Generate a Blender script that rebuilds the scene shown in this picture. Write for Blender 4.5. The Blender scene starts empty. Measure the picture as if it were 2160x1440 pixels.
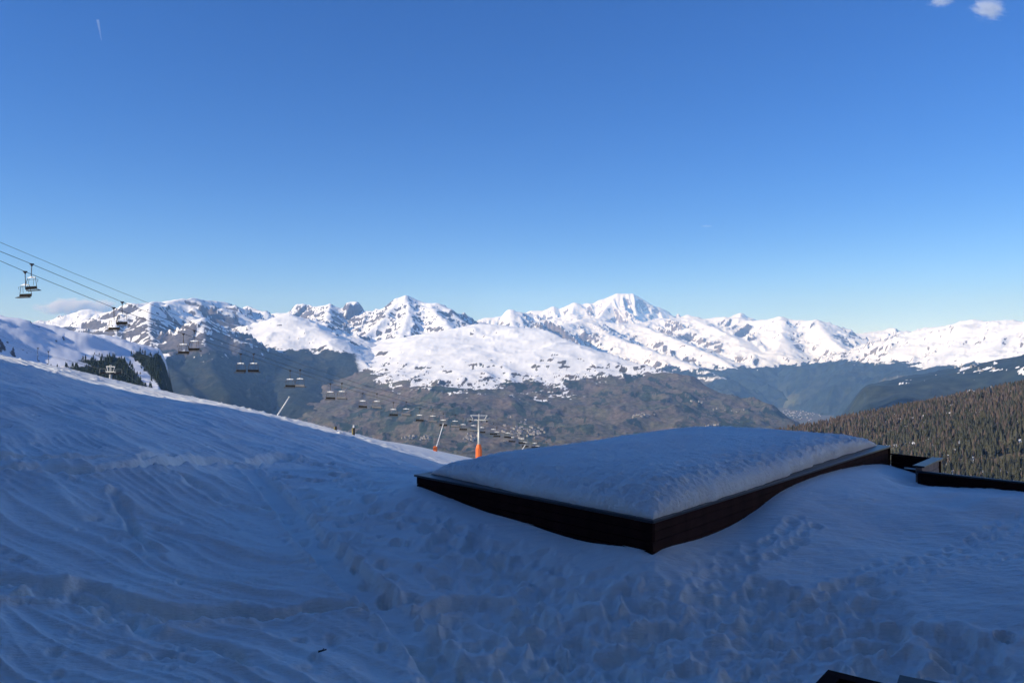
import bpy, bmesh, math, random
import numpy as np
from mathutils import Vector, Matrix

random.seed(7)
np.random.seed(7)
SC = bpy.context.scene
COL = SC.collection
R = math.radians

# ------------------------------------------------------------------ camera
LENS, SENSOR = 18.0, 23.5
F = 2160 * LENS / SENSOR            # focal length in pixels of a 2160 wide frame
PITCH = math.atan(15.0 / F)         # eye level lies a little under the middle
cam_d = bpy.data.cameras.new("camera")
cam_d.lens, cam_d.sensor_width = LENS, SENSOR
cam_d.clip_start, cam_d.clip_end = 0.1, 150000.0
cam = bpy.data.objects.new("camera", cam_d)
cam.rotation_euler = (math.pi / 2 + PITCH, 0, 0)
COL.objects.link(cam)
SC.camera = cam

# ------------------------------------------------------------------ sky, sun, exposure
SUN_AZ = R(-112.0)                  # measured from +Y towards +X: behind us to the left
SUN_EL = R(25.0)
world = bpy.data.worlds.new("World")
SC.world = world
world.use_nodes = True
wn = world.node_tree.nodes
wl = world.node_tree.links
bg = wn["Background"]
sky = wn.new("ShaderNodeTexSky")
sky.sky_type = 'NISHITA'
sky.sun_disc = False
sky.sun_elevation = SUN_EL
sky.sun_rotation = SUN_AZ
sky.altitude = 2000.0
sky.air_density = 1.0
sky.dust_density = 0.0
sky.ozone_density = 6.0
hs = wn.new("ShaderNodeHueSaturation")
hs.inputs["Hue"].default_value = 0.514
hs.inputs["Saturation"].default_value = 1.2
wl.new(sky.outputs[0], hs.inputs["Color"])
wl.new(hs.outputs[0], bg.inputs[0])
bg.inputs[1].default_value = 0.106
sun_d = bpy.data.lights.new("sun", 'SUN')
sun_d.energy = 4.3
sun_d.angle = R(0.5)
sun_d.color = (1.0, 0.965, 0.89)
sun = bpy.data.objects.new("sun", sun_d)
SUN = Vector((math.sin(SUN_AZ) * math.cos(SUN_EL), math.cos(SUN_AZ) * math.cos(SUN_EL), math.sin(SUN_EL)))
sun.rotation_euler = SUN.to_track_quat('Z', 'Y').to_euler()
COL.objects.link(sun)
SC.view_settings.view_transform = 'Standard'
SC.view_settings.look = 'None'
SC.view_settings.exposure = 0.48
SC.view_settings.gamma = 1.0
SC.cycles.use_denoising = True
SC.cycles.use_adaptive_sampling = False
SC.cycles.max_bounces = 6
SC.cycles.volume_bounces = 2
SC.cycles.diffuse_bounces = 4

# ------------------------------------------------------------------ helpers
CP, SP = math.cos(PITCH), math.sin(PITCH)

def W(px, py, Y):
    """point at forward distance Y (metres) on the line of sight of a photograph pixel"""
    u, v = (px - 1080) / F, (720 - py) / F
    dy, dz = CP - v * SP, SP + v * CP
    k = Y / dy
    return (u * k, Y, dz * k)

def tag(o, label=None, cat=None, group=None, kind=None):
    if label: o["label"] = label
    if cat: o["category"] = cat
    if group: o["group"] = group
    if kind: o["kind"] = kind
    return o

def mesh_np(name, V, Q, smooth=True):
    me = bpy.data.meshes.new(name)
    V = np.ascontiguousarray(V, dtype=np.float32); Q = np.ascontiguousarray(Q, dtype=np.int32)
    n = Q.shape[1]
    me.vertices.add(len(V)); me.vertices.foreach_set("co", V.ravel())
    me.loops.add(Q.size); me.loops.foreach_set("vertex_index", Q.ravel())
    me.polygons.add(len(Q))
    me.polygons.foreach_set("loop_start", np.arange(0, Q.size, n, dtype=np.int32))
    if smooth: me.polygons.foreach_set("use_smooth", np.ones(len(Q), dtype=bool))
    me.update(calc_edges=True)
    return me

def link(name, me, mat=None, parent=None):
    o = bpy.data.objects.new(name, me)
    COL.objects.link(o)
    if mat is not None:
        for m in (mat if isinstance(mat, (list, tuple)) else [mat]): me.materials.append(m)
    if parent is not None: o.parent = parent
    return o

def empty(name, loc=(0, 0, 0), rz=0.0):
    o = bpy.data.objects.new(name, None)
    o.location = loc; o.rotation_euler = (0, 0, rz)
    o.empty_display_size = 0.3
    COL.objects.link(o)
    return o

def copy_tree(o, parent=None):
    c = o.copy(); COL.objects.link(c)
    if parent is not None: c.parent = parent
    for ch in list(o.children): copy_tree(ch, c)
    return c

class MB:
    """collects boxes, tubes and quads; build() links them as one mesh"""
    def __init__(s): s.v = []; s.f = []; s.m = []
    def add(s, vs, fs, mi=0):
        k = len(s.v); s.v += [tuple(v) for v in vs]
        s.f += [tuple(i + k for i in f) for f in fs]; s.m += [mi] * len(fs)
        return s
    def box(s, c, size, rot=None, mi=0):
        hx, hy, hz = size[0] / 2, size[1] / 2, size[2] / 2
        vs = [Vector((x * hx, y * hy, z * hz)) for z in (-1, 1) for y in (-1, 1) for x in (-1, 1)]
        if rot is not None: vs = [rot @ v for v in vs]
        c = Vector(c)
        return s.add([v + c for v in vs], [(0, 2, 3, 1), (4, 5, 7, 6), (0, 1, 5, 4), (2, 6, 7, 3), (0, 4, 6, 2), (1, 3, 7, 5)], mi)
    def tube(s, a, b, r0, r1=None, n=8, mi=0):
        a, b = Vector(a), Vector(b); r1 = r0 if r1 is None else r1
        q = (b - a).to_track_quat('Z', 'Y')
        vs = []
        for p, r in ((a, r0), (b, r1)):
            for i in range(n):
                t = 2 * math.pi * i / n
                vs.append(p + q @ Vector((r * math.cos(t), r * math.sin(t), 0)))
        fs = [(i, (i + 1) % n, n + (i + 1) % n, n + i) for i in range(n)]
        fs += [tuple(range(n - 1, -1, -1)), tuple(range(n, 2 * n))]
        return s.add(vs, fs, mi)
    def path(s, pts, r, n=6, mi=0):
        for a, b in zip(pts[:-1], pts[1:]): s.tube(a, b, r, r, n, mi)
        return s
    def build(s, name, mat=None, parent=None, smooth=False, bevel=0.0):
        me = bpy.data.meshes.new(name)
        me.from_pydata(s.v, [], s.f)
        o = link(name, me, mat, parent)
        if len(set(s.m)) > 1: me.polygons.foreach_set("material_index", s.m)
        if smooth: me.polygons.foreach_set("use_smooth", [True] * len(me.polygons))
        me.update()
        if bevel:
            b = o.modifiers.new("bevel", 'BEVEL'); b.width = bevel; b.segments = 2; b.limit_method = 'ANGLE'
        return o

# ---- gradient noise in numpy
def _h(ix, iy, seed):
    n = (ix.astype(np.int64) * 374761393 + iy.astype(np.int64) * 668265263 + seed * 974711) & 0x7fffffff
    n = ((n ^ (n >> 13)) * 1274126177) & 0x7fffffff
    return (n ^ (n >> 16)) & 1023
_A = np.arange(1024) * (2 * math.pi / 1024)
_GC, _GS = np.cos(_A).astype(np.float32), np.sin(_A).astype(np.float32)

def pn(x, y, seed=0):
    x = np.asarray(x); y = np.asarray(y)
    ix = np.floor(x); iy = np.floor(y)
    fx = (x - ix).astype(np.float32); fy = (y - iy).astype(np.float32)
    ix = ix.astype(np.int64); iy = iy.astype(np.int64)
    wx = fx * fx * fx * (fx * (fx * 6 - 15) + 10); wy = fy * fy * fy * (fy * (fy * 6 - 15) + 10)
    def g(dx, dy):
        h = _h(ix + dx, iy + dy, seed)
        return _GC[h] * (fx - dx) + _GS[h] * (fy - dy)
    a = g(0, 0); b = g(1, 0); c = g(0, 1); d = g(1, 1)
    return ((a + (b - a) * wx) * (1 - wy) + (c + (d - c) * wx) * wy) * 1.5

def fbm(x, y, octv=4, seed=0, gain=0.5, lac=2.03):
    s = 0; a = 1.0; t = 0
    for o in range(octv):
        s = s + a * pn(x, y, seed + o * 17); t += a
        x = x * lac + 11.3; y = y * lac - 7.7; a *= gain
    return s / t

def ridged(x, y, octv=4, seed=0, gain=0.5, lac=2.07):
    s = 0; a = 1.0; t = 0; w = 1.0
    for o in range(octv):
        n = (1 - np.abs(pn(x, y, seed + o * 17)) * 1.6)
        n = n * np.abs(n)
        s = s + a * n * w; t += a
        w = np.clip(n * 1.4, 0.15, 1)
        x = x * lac + 5.1; y = y * lac + 3.3; a *= gain
    return s / t

def sst(a, b, x):
    t = np.clip((x - a) / (b - a), 0, 1)
    return t * t * (3 - 2 * t)

# ------------------------------------------------------------------ materials
def new_mat(name):
    m = bpy.data.materials.new(name); m.use_nodes = True
    nt = m.node_tree
    return m, nt, nt.nodes["Principled BSDF"]

def mat_plain(name, col, rough=0.6, metal=0.0, vary=0.15, scale=6.0, bump=0.0, spec=0.5):
    m, nt, p = new_mat(name)
    p.inputs["Specular IOR Level"].default_value = spec
    p.inputs["Roughness"].default_value = rough
    p.inputs["Metallic"].default_value = metal
    tc = nt.nodes.new("ShaderNodeTexCoord")
    no = nt.nodes.new("ShaderNodeTexNoise"); no.inputs["Scale"].default_value = scale; no.inputs["Detail"].default_value = 5
    nt.links.new(tc.outputs["Object"], no.inputs["Vector"])
    cr = nt.nodes.new("ShaderNodeValToRGB")
    cr.color_ramp.elements[0].position = 0.3; cr.color_ramp.elements[1].position = 0.7
    cr.color_ramp.elements[0].color = tuple(c * (1 - vary) for c in col) + (1,)
    cr.color_ramp.elements[1].color = tuple(min(1, c * (1 + vary)) for c in col) + (1,)
    nt.links.new(no.outputs[0], cr.inputs[0]); nt.links.new(cr.outputs[0], p.inputs["Base Color"])
    if bump:
        b = nt.nodes.new("ShaderNodeBump"); b.inputs["Strength"].default_value = bump; b.inputs["Distance"].default_value = 0.02
        nt.links.new(no.outputs[0], b.inputs["Height"]); nt.links.new(b.outputs[0], p.inputs["Normal"])
    return m

def mat_snow(name, col=(0.92, 0.87, 0.785), scale=14.0, dist=0.02, strength=0.6, vary=0.04, streak=None):
    m, nt, p = new_mat(name)
    p.inputs["Roughness"].default_value = 0.75
    p.inputs["Specular IOR Level"].default_value = 0.25
    tc = nt.nodes.new("ShaderNodeTexCoord")
    n1 = nt.nodes.new("ShaderNodeTexNoise"); n1.inputs["Scale"].default_value = scale; n1.inputs["Detail"].default_value = 8; n1.inputs["Roughness"].default_value = 0.62
    n2 = nt.nodes.new("ShaderNodeTexNoise"); n2.inputs["Scale"].default_value = 0.35; n2.inputs["Detail"].default_value = 6
    if streak:
        mp = nt.nodes.new("ShaderNodeMapping"); mp.inputs["Rotation"].default_value = (0, 0, streak); mp.inputs["Scale"].default_value = (0.22, 1, 1)
        nt.links.new(tc.outputs["Object"], mp.inputs[0]); nt.links.new(mp.outputs[0], n1.inputs["Vector"])
    else:
        nt.links.new(tc.outputs["Object"], n1.inputs["Vector"])
    nt.links.new(tc.outputs["Object"], n2.inputs["Vector"])
    b = nt.nodes.new("ShaderNodeBump"); b.inputs["Strength"].default_value = strength; b.inputs["Distance"].default_value = dist
    nt.links.new(n1.outputs[0], b.inputs["Height"]); nt.links.new(b.outputs[0], p.inputs["Normal"])
    cr = nt.nodes.new("ShaderNodeValToRGB")
    cr.color_ramp.elements[0].position = 0.35; cr.color_ramp.elements[1].position = 0.65
    cr.color_ramp.elements[0].color = tuple(c * (1 - vary) for c in col) + (1,)
    cr.color_ramp.elements[1].color = tuple(min(0.93, c * (1 + vary)) for c in col) + (1,)
    nt.links.new(n2.outputs[0], cr.inputs[0]); nt.links.new(cr.outputs[0], p.inputs["Base Color"])
    return m

def mat_terrain(name, rock=(0.17, 0.145, 0.13), forest=(0.022, 0.034, 0.022), field=(0.105, 0.088, 0.058), field2=(0.075, 0.09, 0.035), scale=0.004):
    """mask attribute: R snow, G forest, B bare fields (rest rock)"""
    m, nt, p = new_mat(name)
    N, L = nt.nodes.new, nt.links.new
    p.inputs["Roughness"].default_value = 0.9
    p.inputs["Specular IOR Level"].default_value = 0.1
    at = N("ShaderNodeAttribute"); at.attribute_name = "mask"
    sep = N("ShaderNodeSeparateColor"); L(at.outputs["Color"], sep.inputs[0])
    tc = N("ShaderNodeTexCoord")
    n1 = N("ShaderNodeTexNoise"); n1.inputs["Scale"].default_value = scale; n1.inputs["Detail"].default_value = 10; n1.inputs["Roughness"].default_value = 0.65
    n2 = N("ShaderNodeTexNoise"); n2.inputs["Scale"].default_value = scale * 6; n2.inputs["Detail"].default_value = 6; n2.inputs["Roughness"].default_value = 0.7
    L(tc.outputs["Object"], n1.inputs["Vector"]); L(tc.outputs["Object"], n2.inputs["Vector"])
    def ramp(a, b, src, lo=0.38, hi=0.62):
        c = N("ShaderNodeValToRGB"); e = c.color_ramp.elements
        e[0].position = lo; e[1].position = hi; e[0].color = tuple(a) + (1,); e[1].color = tuple(b) + (1,)
        L(src, c.inputs[0]); return c.outputs[0]
    def mix(fac, a, b):
        x = N("ShaderNodeMix"); x.data_type = 'RGBA'; L(fac, x.inputs[0]); L(a, x.inputs[6]); L(b, x.inputs[7]); return x.outputs[2]
    rockc = ramp([c * 0.6 for c in rock], [c * 1.35 for c in rock], n2.outputs[0])
    fieldc = ramp(field, field2, n1.outputs[0], 0.42, 0.66)
    f3 = ramp((0.55,) * 3, (1.3,) * 3, n2.outputs[0])
    mu = N("ShaderNodeMix"); mu.data_type = 'RGBA'; mu.blend_type = 'MULTIPLY'; mu.inputs[0].default_value = 1
    L(fieldc, mu.inputs[6]); L(f3, mu.inputs[7])
    fa = ramp([c * 0.45 for c in forest], [c * 1.7 for c in forest], n2.outputs[0], 0.38, 0.62)
    fb = ramp((1, 1, 1), (2.6, 1.9, 1.5), n1.outputs[0], 0.47, 0.66)
    fm_ = N("ShaderNodeMix"); fm_.data_type = 'RGBA'; fm_.blend_type = 'MULTIPLY'; fm_.inputs[0].default_value = 1
    L(fa, fm_.inputs[6]); L(fb, fm_.inputs[7]); forestc = fm_.outputs[2]
    snowc = ramp((0.86, 0.85, 0.84), (0.92, 0.915, 0.91), n1.outputs[0])
    def edge(ch, w=0.9):
        # break the mask's edge with fine noise
        a = N("ShaderNodeMath"); a.operation = 'SUBTRACT'; L(n2.outputs[0], a.inputs[0]); a.inputs[1].default_value = 0.5
        b = N("ShaderNodeMath"); b.operation = 'MULTIPLY_ADD'; L(a.outputs[0], b.inputs[0]); b.inputs[1].default_value = w; L(ch, b.inputs[2])
        r = N("ShaderNodeMapRange"); r.interpolation_type = 'SMOOTHSTEP'; r.inputs[1].default_value = 0.38; r.inputs[2].default_value = 0.62
        L(b.outputs[0], r.inputs[0]); return r.outputs[0]
    c = mix(edge(sep.outputs[2]), rockc, mu.outputs[2])
    c = mix(edge(sep.outputs[0]), c, snowc)
    c = mix(edge(sep.outputs[1]), c, forestc)
    L(c, p.inputs["Base Color"])
    return m

M = {}
M['snow'] = mat_snow('snow_trodden', scale=7.0, dist=0.06, strength=0.9, vary=0.06, streak=R(-35))
M['roof_snow'] = mat_snow('snow_on_roof', scale=11.0, dist=0.06, strength=0.9, vary=0.06)
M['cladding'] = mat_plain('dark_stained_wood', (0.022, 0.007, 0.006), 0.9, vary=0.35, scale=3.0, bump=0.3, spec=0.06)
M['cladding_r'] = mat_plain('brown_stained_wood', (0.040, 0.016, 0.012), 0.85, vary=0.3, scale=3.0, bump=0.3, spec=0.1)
M['wood_light'] = mat_plain('weathered_brown_wood', (0.20, 0.13, 0.10), 0.7, vary=0.25, scale=5.0)
M['flashing'] = mat_plain('grey_metal_flashing', (0.025, 0.028, 0.034), 0.35, 0.0, vary=0.12, scale=4.0, spec=0.3)
M['steel'] = mat_plain('galvanised_steel', (0.46, 0.45, 0.40), 0.45, 0.3, vary=0.12, scale=2.0)
M['dark_steel'] = mat_plain('dark_steel', (0.035, 0.035, 0.04), 0.5, 0.4, vary=0.2)
M['rubber'] = mat_plain('black_rubber', (0.02, 0.02, 0.022), 0.7, vary=0.2)
M['cable'] = mat_plain('steel_rope', (0.022, 0.025, 0.032), 0.5, 0.4, vary=0.1)
M['seat'] = mat_plain('black_seat_plastic', (0.012, 0.011, 0.011), 0.6, vary=0.3, scale=8)
M['seat_wood'] = mat_plain('dark_brown_slats', (0.011, 0.010, 0.009), 0.8, spec=0.08, vary=0.3, scale=8)
M['chair_frame'] = mat_plain('chair_frame_paint', (0.07, 0.07, 0.072), 0.5, 0.3, vary=0.1)
M['pale_seat'] = mat_plain('glint_seat_slats', (0.14, 0.14, 0.145), 0.5, vary=0.2, scale=8)  # sun glint on the far backrests put into a paler colour
M['white'] = mat_plain('white_paint', (0.78, 0.77, 0.74), 0.5, vary=0.05)
M['orange'] = mat_plain('orange_padding', (0.80, 0.16, 0.03), 0.6, vary=0.08, scale=2)
M['yellow'] = mat_plain('lit_yellow_padding', (0.42, 0.33, 0.09), 0.6, vary=0.15, scale=3)
M['black_pad'] = mat_plain('black_padding', (0.03, 0.028, 0.022), 0.7, vary=0.2)
M['render'] = mat_plain('cream_render', (0.52, 0.43, 0.36), 0.8, vary=0.15, scale=0.6)  # tone kept pale and warm to bounce light onto the shaded snow
M['concrete'] = mat_plain('grey_concrete', (0.42, 0.40, 0.38), 0.8, vary=0.15, scale=0.8)
M['glass'] = mat_plain('dark_window_glass', (0.03, 0.04, 0.05), 0.08, vary=0.05)
M['house_wall'] = mat_plain('house_render', (0.34, 0.31, 0.27), 0.8, vary=0.25, scale=0.02)
M['house_roof'] = mat_plain('house_roof', (0.20, 0.17, 0.16), 0.6, vary=0.4, scale=0.02)
M['bark'] = mat_plain('bark', (0.06, 0.045, 0.035), 0.9, vary=0.2, scale=1)

# ------------------------------------------------------------------ far terrain
def grid_faces(nx, ny):
    i = np.arange(nx - 1)[None, :] + np.arange(ny - 1)[:, None] * nx
    return np.stack([i, i + 1, i + 1 + nx, i + nx], -1).reshape(-1, 4)

def patch_grid(px0, px1, y0, y1, nx, ny, dens=None):
    u = (np.linspace(px0, px1, nx) - 1080) / F
    t = np.linspace(0, 1, ny)
    y = y0 * (y1 / y0) ** t
    X = u[None, :] * y[:, None]; Y = np.repeat(y[:, None], nx, 1)
    return X, Y

def ridge_height(X, Y, ridges, sk=60.0, gul=1.0, seed=0, rd0=30.0):
    """skeleton of ridge lines -> flanks with gullies running down from each ridge"""
    global ARC
    H = None; Dm = np.full(X.shape, 1e9); ARC = np.zeros(X.shape)
    for k, r in enumerate(ridges):
        pts = np.array([W(*p) for p in r['p']])
        s, D = r.get('s', 0.6), r.get('D', 2400.0)
        lam, A = r.get('lam', 500.0), r.get('A', 90.0) * gul
        bd = np.full(X.shape, 1e18); bh = np.zeros(X.shape); bu = np.zeros(X.shape)
        acc = 0.0
        for a, b in zip(pts[:-1], pts[1:]):
            ex, ey = b[0] - a[0], b[1] - a[1]
            L2 = ex * ex + ey * ey + 1e-6; Ln = math.sqrt(L2)
            t = np.clip(((X - a[0]) * ex + (Y - a[1]) * ey) / L2, 0, 1)
            d2 = (X - a[0] - t * ex) ** 2 + (Y - a[1] - t * ey) ** 2
            w = d2 < bd
            bd = np.where(w, d2, bd); bh = np.where(w, a[2] + t * (b[2] - a[2]), bh); bu = np.where(w, acc + t * Ln, bu)
            acc += Ln
        rd = r.get('rd', rd0)
        d0 = np.sqrt(bd)
        d = np.sqrt(bd + rd * rd) - rd
        drop = D * (1 - np.exp(-s * d / D)) + r.get('e', 0.0) * d
        wv = pn(X / (lam * 2.3), Y / (lam * 2.3), seed + 71 + k) * 0.9
        n = 1 - 2.2 * np.abs(pn(bu / lam + wv, d / (lam * 5) + k * 3.7, seed + k))
        n = n + 0.45 * (1 - 2.2 * np.abs(pn(bu / lam * 2.7 + wv * 2, d / (lam * 2.5), seed + 31 + k)))
        n = n + 0.2 * (1 - 2.2 * np.abs(pn(bu / lam * 6.1 + wv * 3, d / (lam * 1.5), seed + 51 + k)))
        h = bh - drop + A * n * np.clip(d / (lam * 1.2), 0, 1)
        if H is None: H = h; ARC = bu + k * 977.0
        else:
            ARC = np.where(h > H, bu + k * 977.0, ARC)
            df = np.abs(H - h)
            H = np.maximum(H, h) + np.maximum(sk - df, 0) ** 2 / (4 * sk)
        Dm = np.minimum(Dm, d0)
    return H, Dm

def normals_of(X, Y, Z):
    du = np.stack([np.gradient(A, axis=1) for A in (X, Y, Z)], -1)
    dv = np.stack([np.gradient(A, axis=0) for A in (X, Y, Z)], -1)
    n = np.cross(du, dv)
    n /= np.linalg.norm(n, axis=-1, keepdims=True) + 1e-9
    n[n[..., 2] < 0] *= -1
    return n

def terrain(name, X, Y, Z, mask, mat, label=None, sink=0.0, sides='LR'):
    ny, nx = X.shape
    if sink:                                   # each massif's sides run down under its neighbours
        e = np.minimum(np.arange(nx) if 'L' in sides else 10 * nx, np.arange(nx)[::-1] if 'R' in sides else 10 * nx) / (nx - 1.0)
        Z = Z - sink * (1 - sst(0.0, 0.12, e))[None, :]
        keep_ = sst(0.05, 0.13, e)[None, :]
        mask = (mask[0] * keep_, np.maximum(mask[1], 1 - keep_), mask[2])
    me = mesh_np(name, np.stack([X, Y, Z], -1).reshape(-1, 3), grid_faces(nx, ny))
    at = me.color_attributes.new("mask", 'FLOAT_COLOR', 'POINT')
    C = np.ones((ny * nx, 4), dtype=np.float32)
    C[:, :3] = np.clip(np.stack(mask, -1).reshape(-1, 3), 0, 1)
    at.data.foreach_set("color", C.ravel())
    o = link(name, me, mat)
    tag(o, label, None, None, 'structure')
    return o

def pxy(X, Y, Z):
    """photograph coordinates of terrain points, used only to lay out land cover where it lies in the valley"""
    yc = Y * CP + Z * SP; zc = -Y * SP + Z * CP
    return 1080 + F * X / yc, 720 - F * zc / yc

def blob(X, Y, c, rx, ry, ang=0.0):
    dx, dy = X - c[0], Y - c[1]
    ca, sa = math.cos(ang), math.sin(ang)
    return np.exp(-(((dx * ca + dy * sa) / rx) ** 2 + ((-dx * sa + dy * ca) / ry) ** 2))

M['alpine'] = mat_terrain('alpine_ground', rock=(0.125, 0.108, 0.10), forest=(0.016, 0.022, 0.016), scale=0.005)
M['alpine_far'] = mat_terrain('alpine_ground_far', forest=(0.014, 0.022, 0.018), rock=(0.2, 0.17, 0.155), scale=0.0015)
M['hillside'] = mat_terrain('valley_hillside', field=(0.135, 0.105, 0.082), field2=(0.10, 0.10, 0.055), scale=0.005)
M['near_hill'] = mat_terrain('near_hill_ground', field=(0.13, 0.10, 0.07), scale=0.03)

def cover(X, Y, Z, n, D, snowline, spread, treeline, rock0, rock1, seed, lam=700.0, tree_amp=140.0, snow_amp=120.0, bare=0.0, aspect=0.0, streak=0.75, low=0.0):
    sl = np.sqrt(np.maximum(0, 1 - n[..., 2] ** 2)) / np.maximum(n[..., 2], 0.05)
    f1 = fbm(X / lam, Y / lam, 6, seed, 0.55); f2 = fbm(X / (lam * .3), Y / (lam * .3), 6, seed + 5, 0.62)
    sunny = -(n[..., 0] * SUN.x + n[..., 1] * SUN.y)      # <0 on slopes that face the sun
    snow = sst(snowline - spread, snowline + spread, Z + (f1 + f2 * .8) * snow_amp + aspect * sunny)
    st = fbm(ARC / (lam * .11) + f1, D / (lam * .9), 4, seed + 9, 0.6)
    rock = sst(rock0, rock1, sl + 0.22 * f2 + streak * st + 0.2 * f1 + low * (sst(330, 120, Z) - sst(230, 420, Z)))
    snow = snow * (1 - rock)
    forest = sst(40, -40, Z - treeline + (f1 * 1.0 + f2 * 1.2) * tree_amp)
    return snow, forest, f1, f2, sl

# ---- snowy hill on the left, past the first crest
X, Y = patch_grid(-330, 425, 300, 2900, 290, 170)
rg = [dict(p=[(-560, 618, 780), (-335, 630, 900), (-193, 640, 1000), (0, 658, 1180), (35, 670, 1200), (62, 690, 1250), (100, 705, 1320), (160, 722, 1450), (240, 749, 1700), (290, 783, 1950), (322, 820, 2150), (345, 890, 2350)], s=0.74, D=520, A=9, lam=150, rd=90),
      dict(p=[(62, 690, 1250), (80, 728, 1120), (110, 765, 1000)], s=0.3, D=300, A=5, lam=90, rd=60)]
H, D = ridge_height(X, Y, rg, sk=14, seed=3)
H += fbm(X / 170, Y / 170, 5, 11) * 14 + fbm(X / 45, Y / 45, 4, 12) * 4.5 * np.clip(D / 60, 0.3, 1)
n = normals_of(X, Y, H)
f2 = fbm(X / 60, Y / 60, 5, 14)
px, py = pxy(X, Y, H)
forest = sst(-14, 14, (py - 762) + f2 * 45 + np.clip((px - 190) * 0.12, -40, 6)) * sst(15, 60, D + f2 * 30)
rk = sst(0.62, 0.85, np.sqrt(1 - n[..., 2] ** 2) / n[..., 2] + 0.7 * f2) * 0.8
piste = np.exp(-((px - (285 + (py - 770) * 0.85)) / 11) ** 2) * sst(745, 765, py)
forest = np.clip(forest - piste * 1.4, 0, 1)
terrain('hill_with_ski_runs', X, Y, H, (1 - rk, 0.8 * forest, 0 * H), M['near_hill'], 'rounded snowy hill with ski runs above dark forest, far left', 260)
LEFT_HILL = (X, Y, H, forest)

# ---- rocky range on the left
X, Y = patch_grid(-300, 760, 4300, 12800, 500, 225)
rg = [
 dict(p=[(-250, 700, 9500), (40, 700, 10500), (85, 684, 10800), (120, 672, 10800), (158, 663, 10700), (190, 654, 10600), (207, 659, 10600), (232, 667, 10300), (262, 680, 9800)], s=0.55, A=60, lam=420, D=1500),
 dict(p=[(190, 654, 10600), (185, 690, 9700), (150, 720, 8700)], s=0.45, A=60, lam=420),
 dict(p=[(80, 740, 7200), (150, 728, 7300), (200, 708, 7500), (250, 676, 7800), (290, 654, 8000), (318, 640, 8100), (345, 668, 8000), (370, 692, 7900), (392, 706, 7700), (412, 688, 7550), (432, 671, 7450), (452, 692, 7450), (475, 716, 7450), (505, 738, 7400), (540, 758, 7300)], s=0.85, A=150, lam=420, D=2600),
 dict(p=[(318, 640, 8100), (312, 690, 7500), (330, 745, 6900), (380, 800, 6200), (430, 850, 5600)], s=0.85, A=140, lam=400, D=2600),
 dict(p=[(432, 671, 7450), (428, 720, 7050), (445, 775, 6500), (480, 830, 5900)], s=0.85, A=140, lam=380, D=2600),
 dict(p=[(250, 676, 7800), (230, 740, 7000), (270, 790, 6300), (320, 840, 5600)], s=0.8, A=80, lam=400, D=2600),
 dict(p=[(318, 638, 8800), (330, 637, 8950), (346, 640, 9100), (360, 634, 9250), (382, 631, 9450), (414, 629, 9800), (440, 634, 10100), (462, 635, 10400), (470, 648, 10500), (490, 656, 10700), (506, 653, 10800), (514, 648, 10800), (522, 643, 10850), (530, 646, 10850), (537, 658, 10900), (560, 668, 11200)], s=0.62, A=90, lam=240, D=1500),
 dict(p=[(500, 656, 10700), (500, 690, 9700), (470, 715, 8700)], s=0.35, A=40, lam=400, D=2600),
]
H, D = ridge_height(X, Y, rg, sk=50, seed=20)
jag = ridged(X / 460, Y / 460, 5, 33, 0.5)
H += (jag - 0.35) * 80 * np.clip(0.35 + D / 500, 0, 1) + fbm(X / 1100, Y / 1100, 4, 21) * 70 * np.clip(D / 600, 0, 1)
n = normals_of(X, Y, H)
snow, forest, f1, f2, sl = cover(X, Y, H, n, D, 30, 120, -40, 0.60, 0.88, 40, lam=620, tree_amp=130, snow_amp=150, aspect=60, streak=1.15, low=0.3)
px, py = pxy(X, Y, H)
stC = fbm(ARC / 75 + 0.6 * f1, D / 620, 4, 49, 0.6)
chute = sst(0.12, 0.34, stC) * sst(-260, -40, H) * sst(1.6, 1.1, sl)          # snow left in the couloirs
snow = np.maximum(snow, 0.9 * chute); forest = forest * (1 - chute)
scar = sst(0.12, 0.35, fbm(X / 380, Y / 380, 5, 77, 0.6))          # bare brown slopes between the woods
forest = forest * (1 - 0.85 * scar * sst(-420, -250, H))
terrain('rocky_range', X, Y, H, (snow, forest, scar * (H < -100)), M['alpine'], 'craggy snow mountains over dark forest on the left', 900)

# ---- unseen mountain added left of the picture to shade the lower valley side
gx, gy = np.meshgrid(np.linspace(-9000, -2700, 120), np.linspace(1200, 6600, 110))
pa, pb = np.array((-5400.0, 2200.0)), np.array((-5000.0, 5500.0))
tt_ = np.clip(((gx - pa[0]) * (pb[0] - pa[0]) + (gy - pa[1]) * (pb[1] - pa[1])) / ((pb - pa) ** 2).sum(), 0, 1)
dd_ = np.hypot(gx - pa[0] - tt_ * (pb[0] - pa[0]), gy - pa[1] - tt_ * (pb[1] - pa[1]))
gz = 980 - 120 * tt_ - 0.8 * dd_ + fbm(gx / 700, gy / 700, 5, 55) * 120
gz = np.minimum(np.maximum(gz, -1060), 40 * 100)
gz = np.where(gx / gy > -0.74, -1060, gz)
terrain('shade_mountain', gx, gy, gz, (sst(-200, 0, gz), sst(0, -200, gz), 0 * gz), M['alpine'], 'unseen snowy mountain added beyond the left edge as a shade caster')

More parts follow.
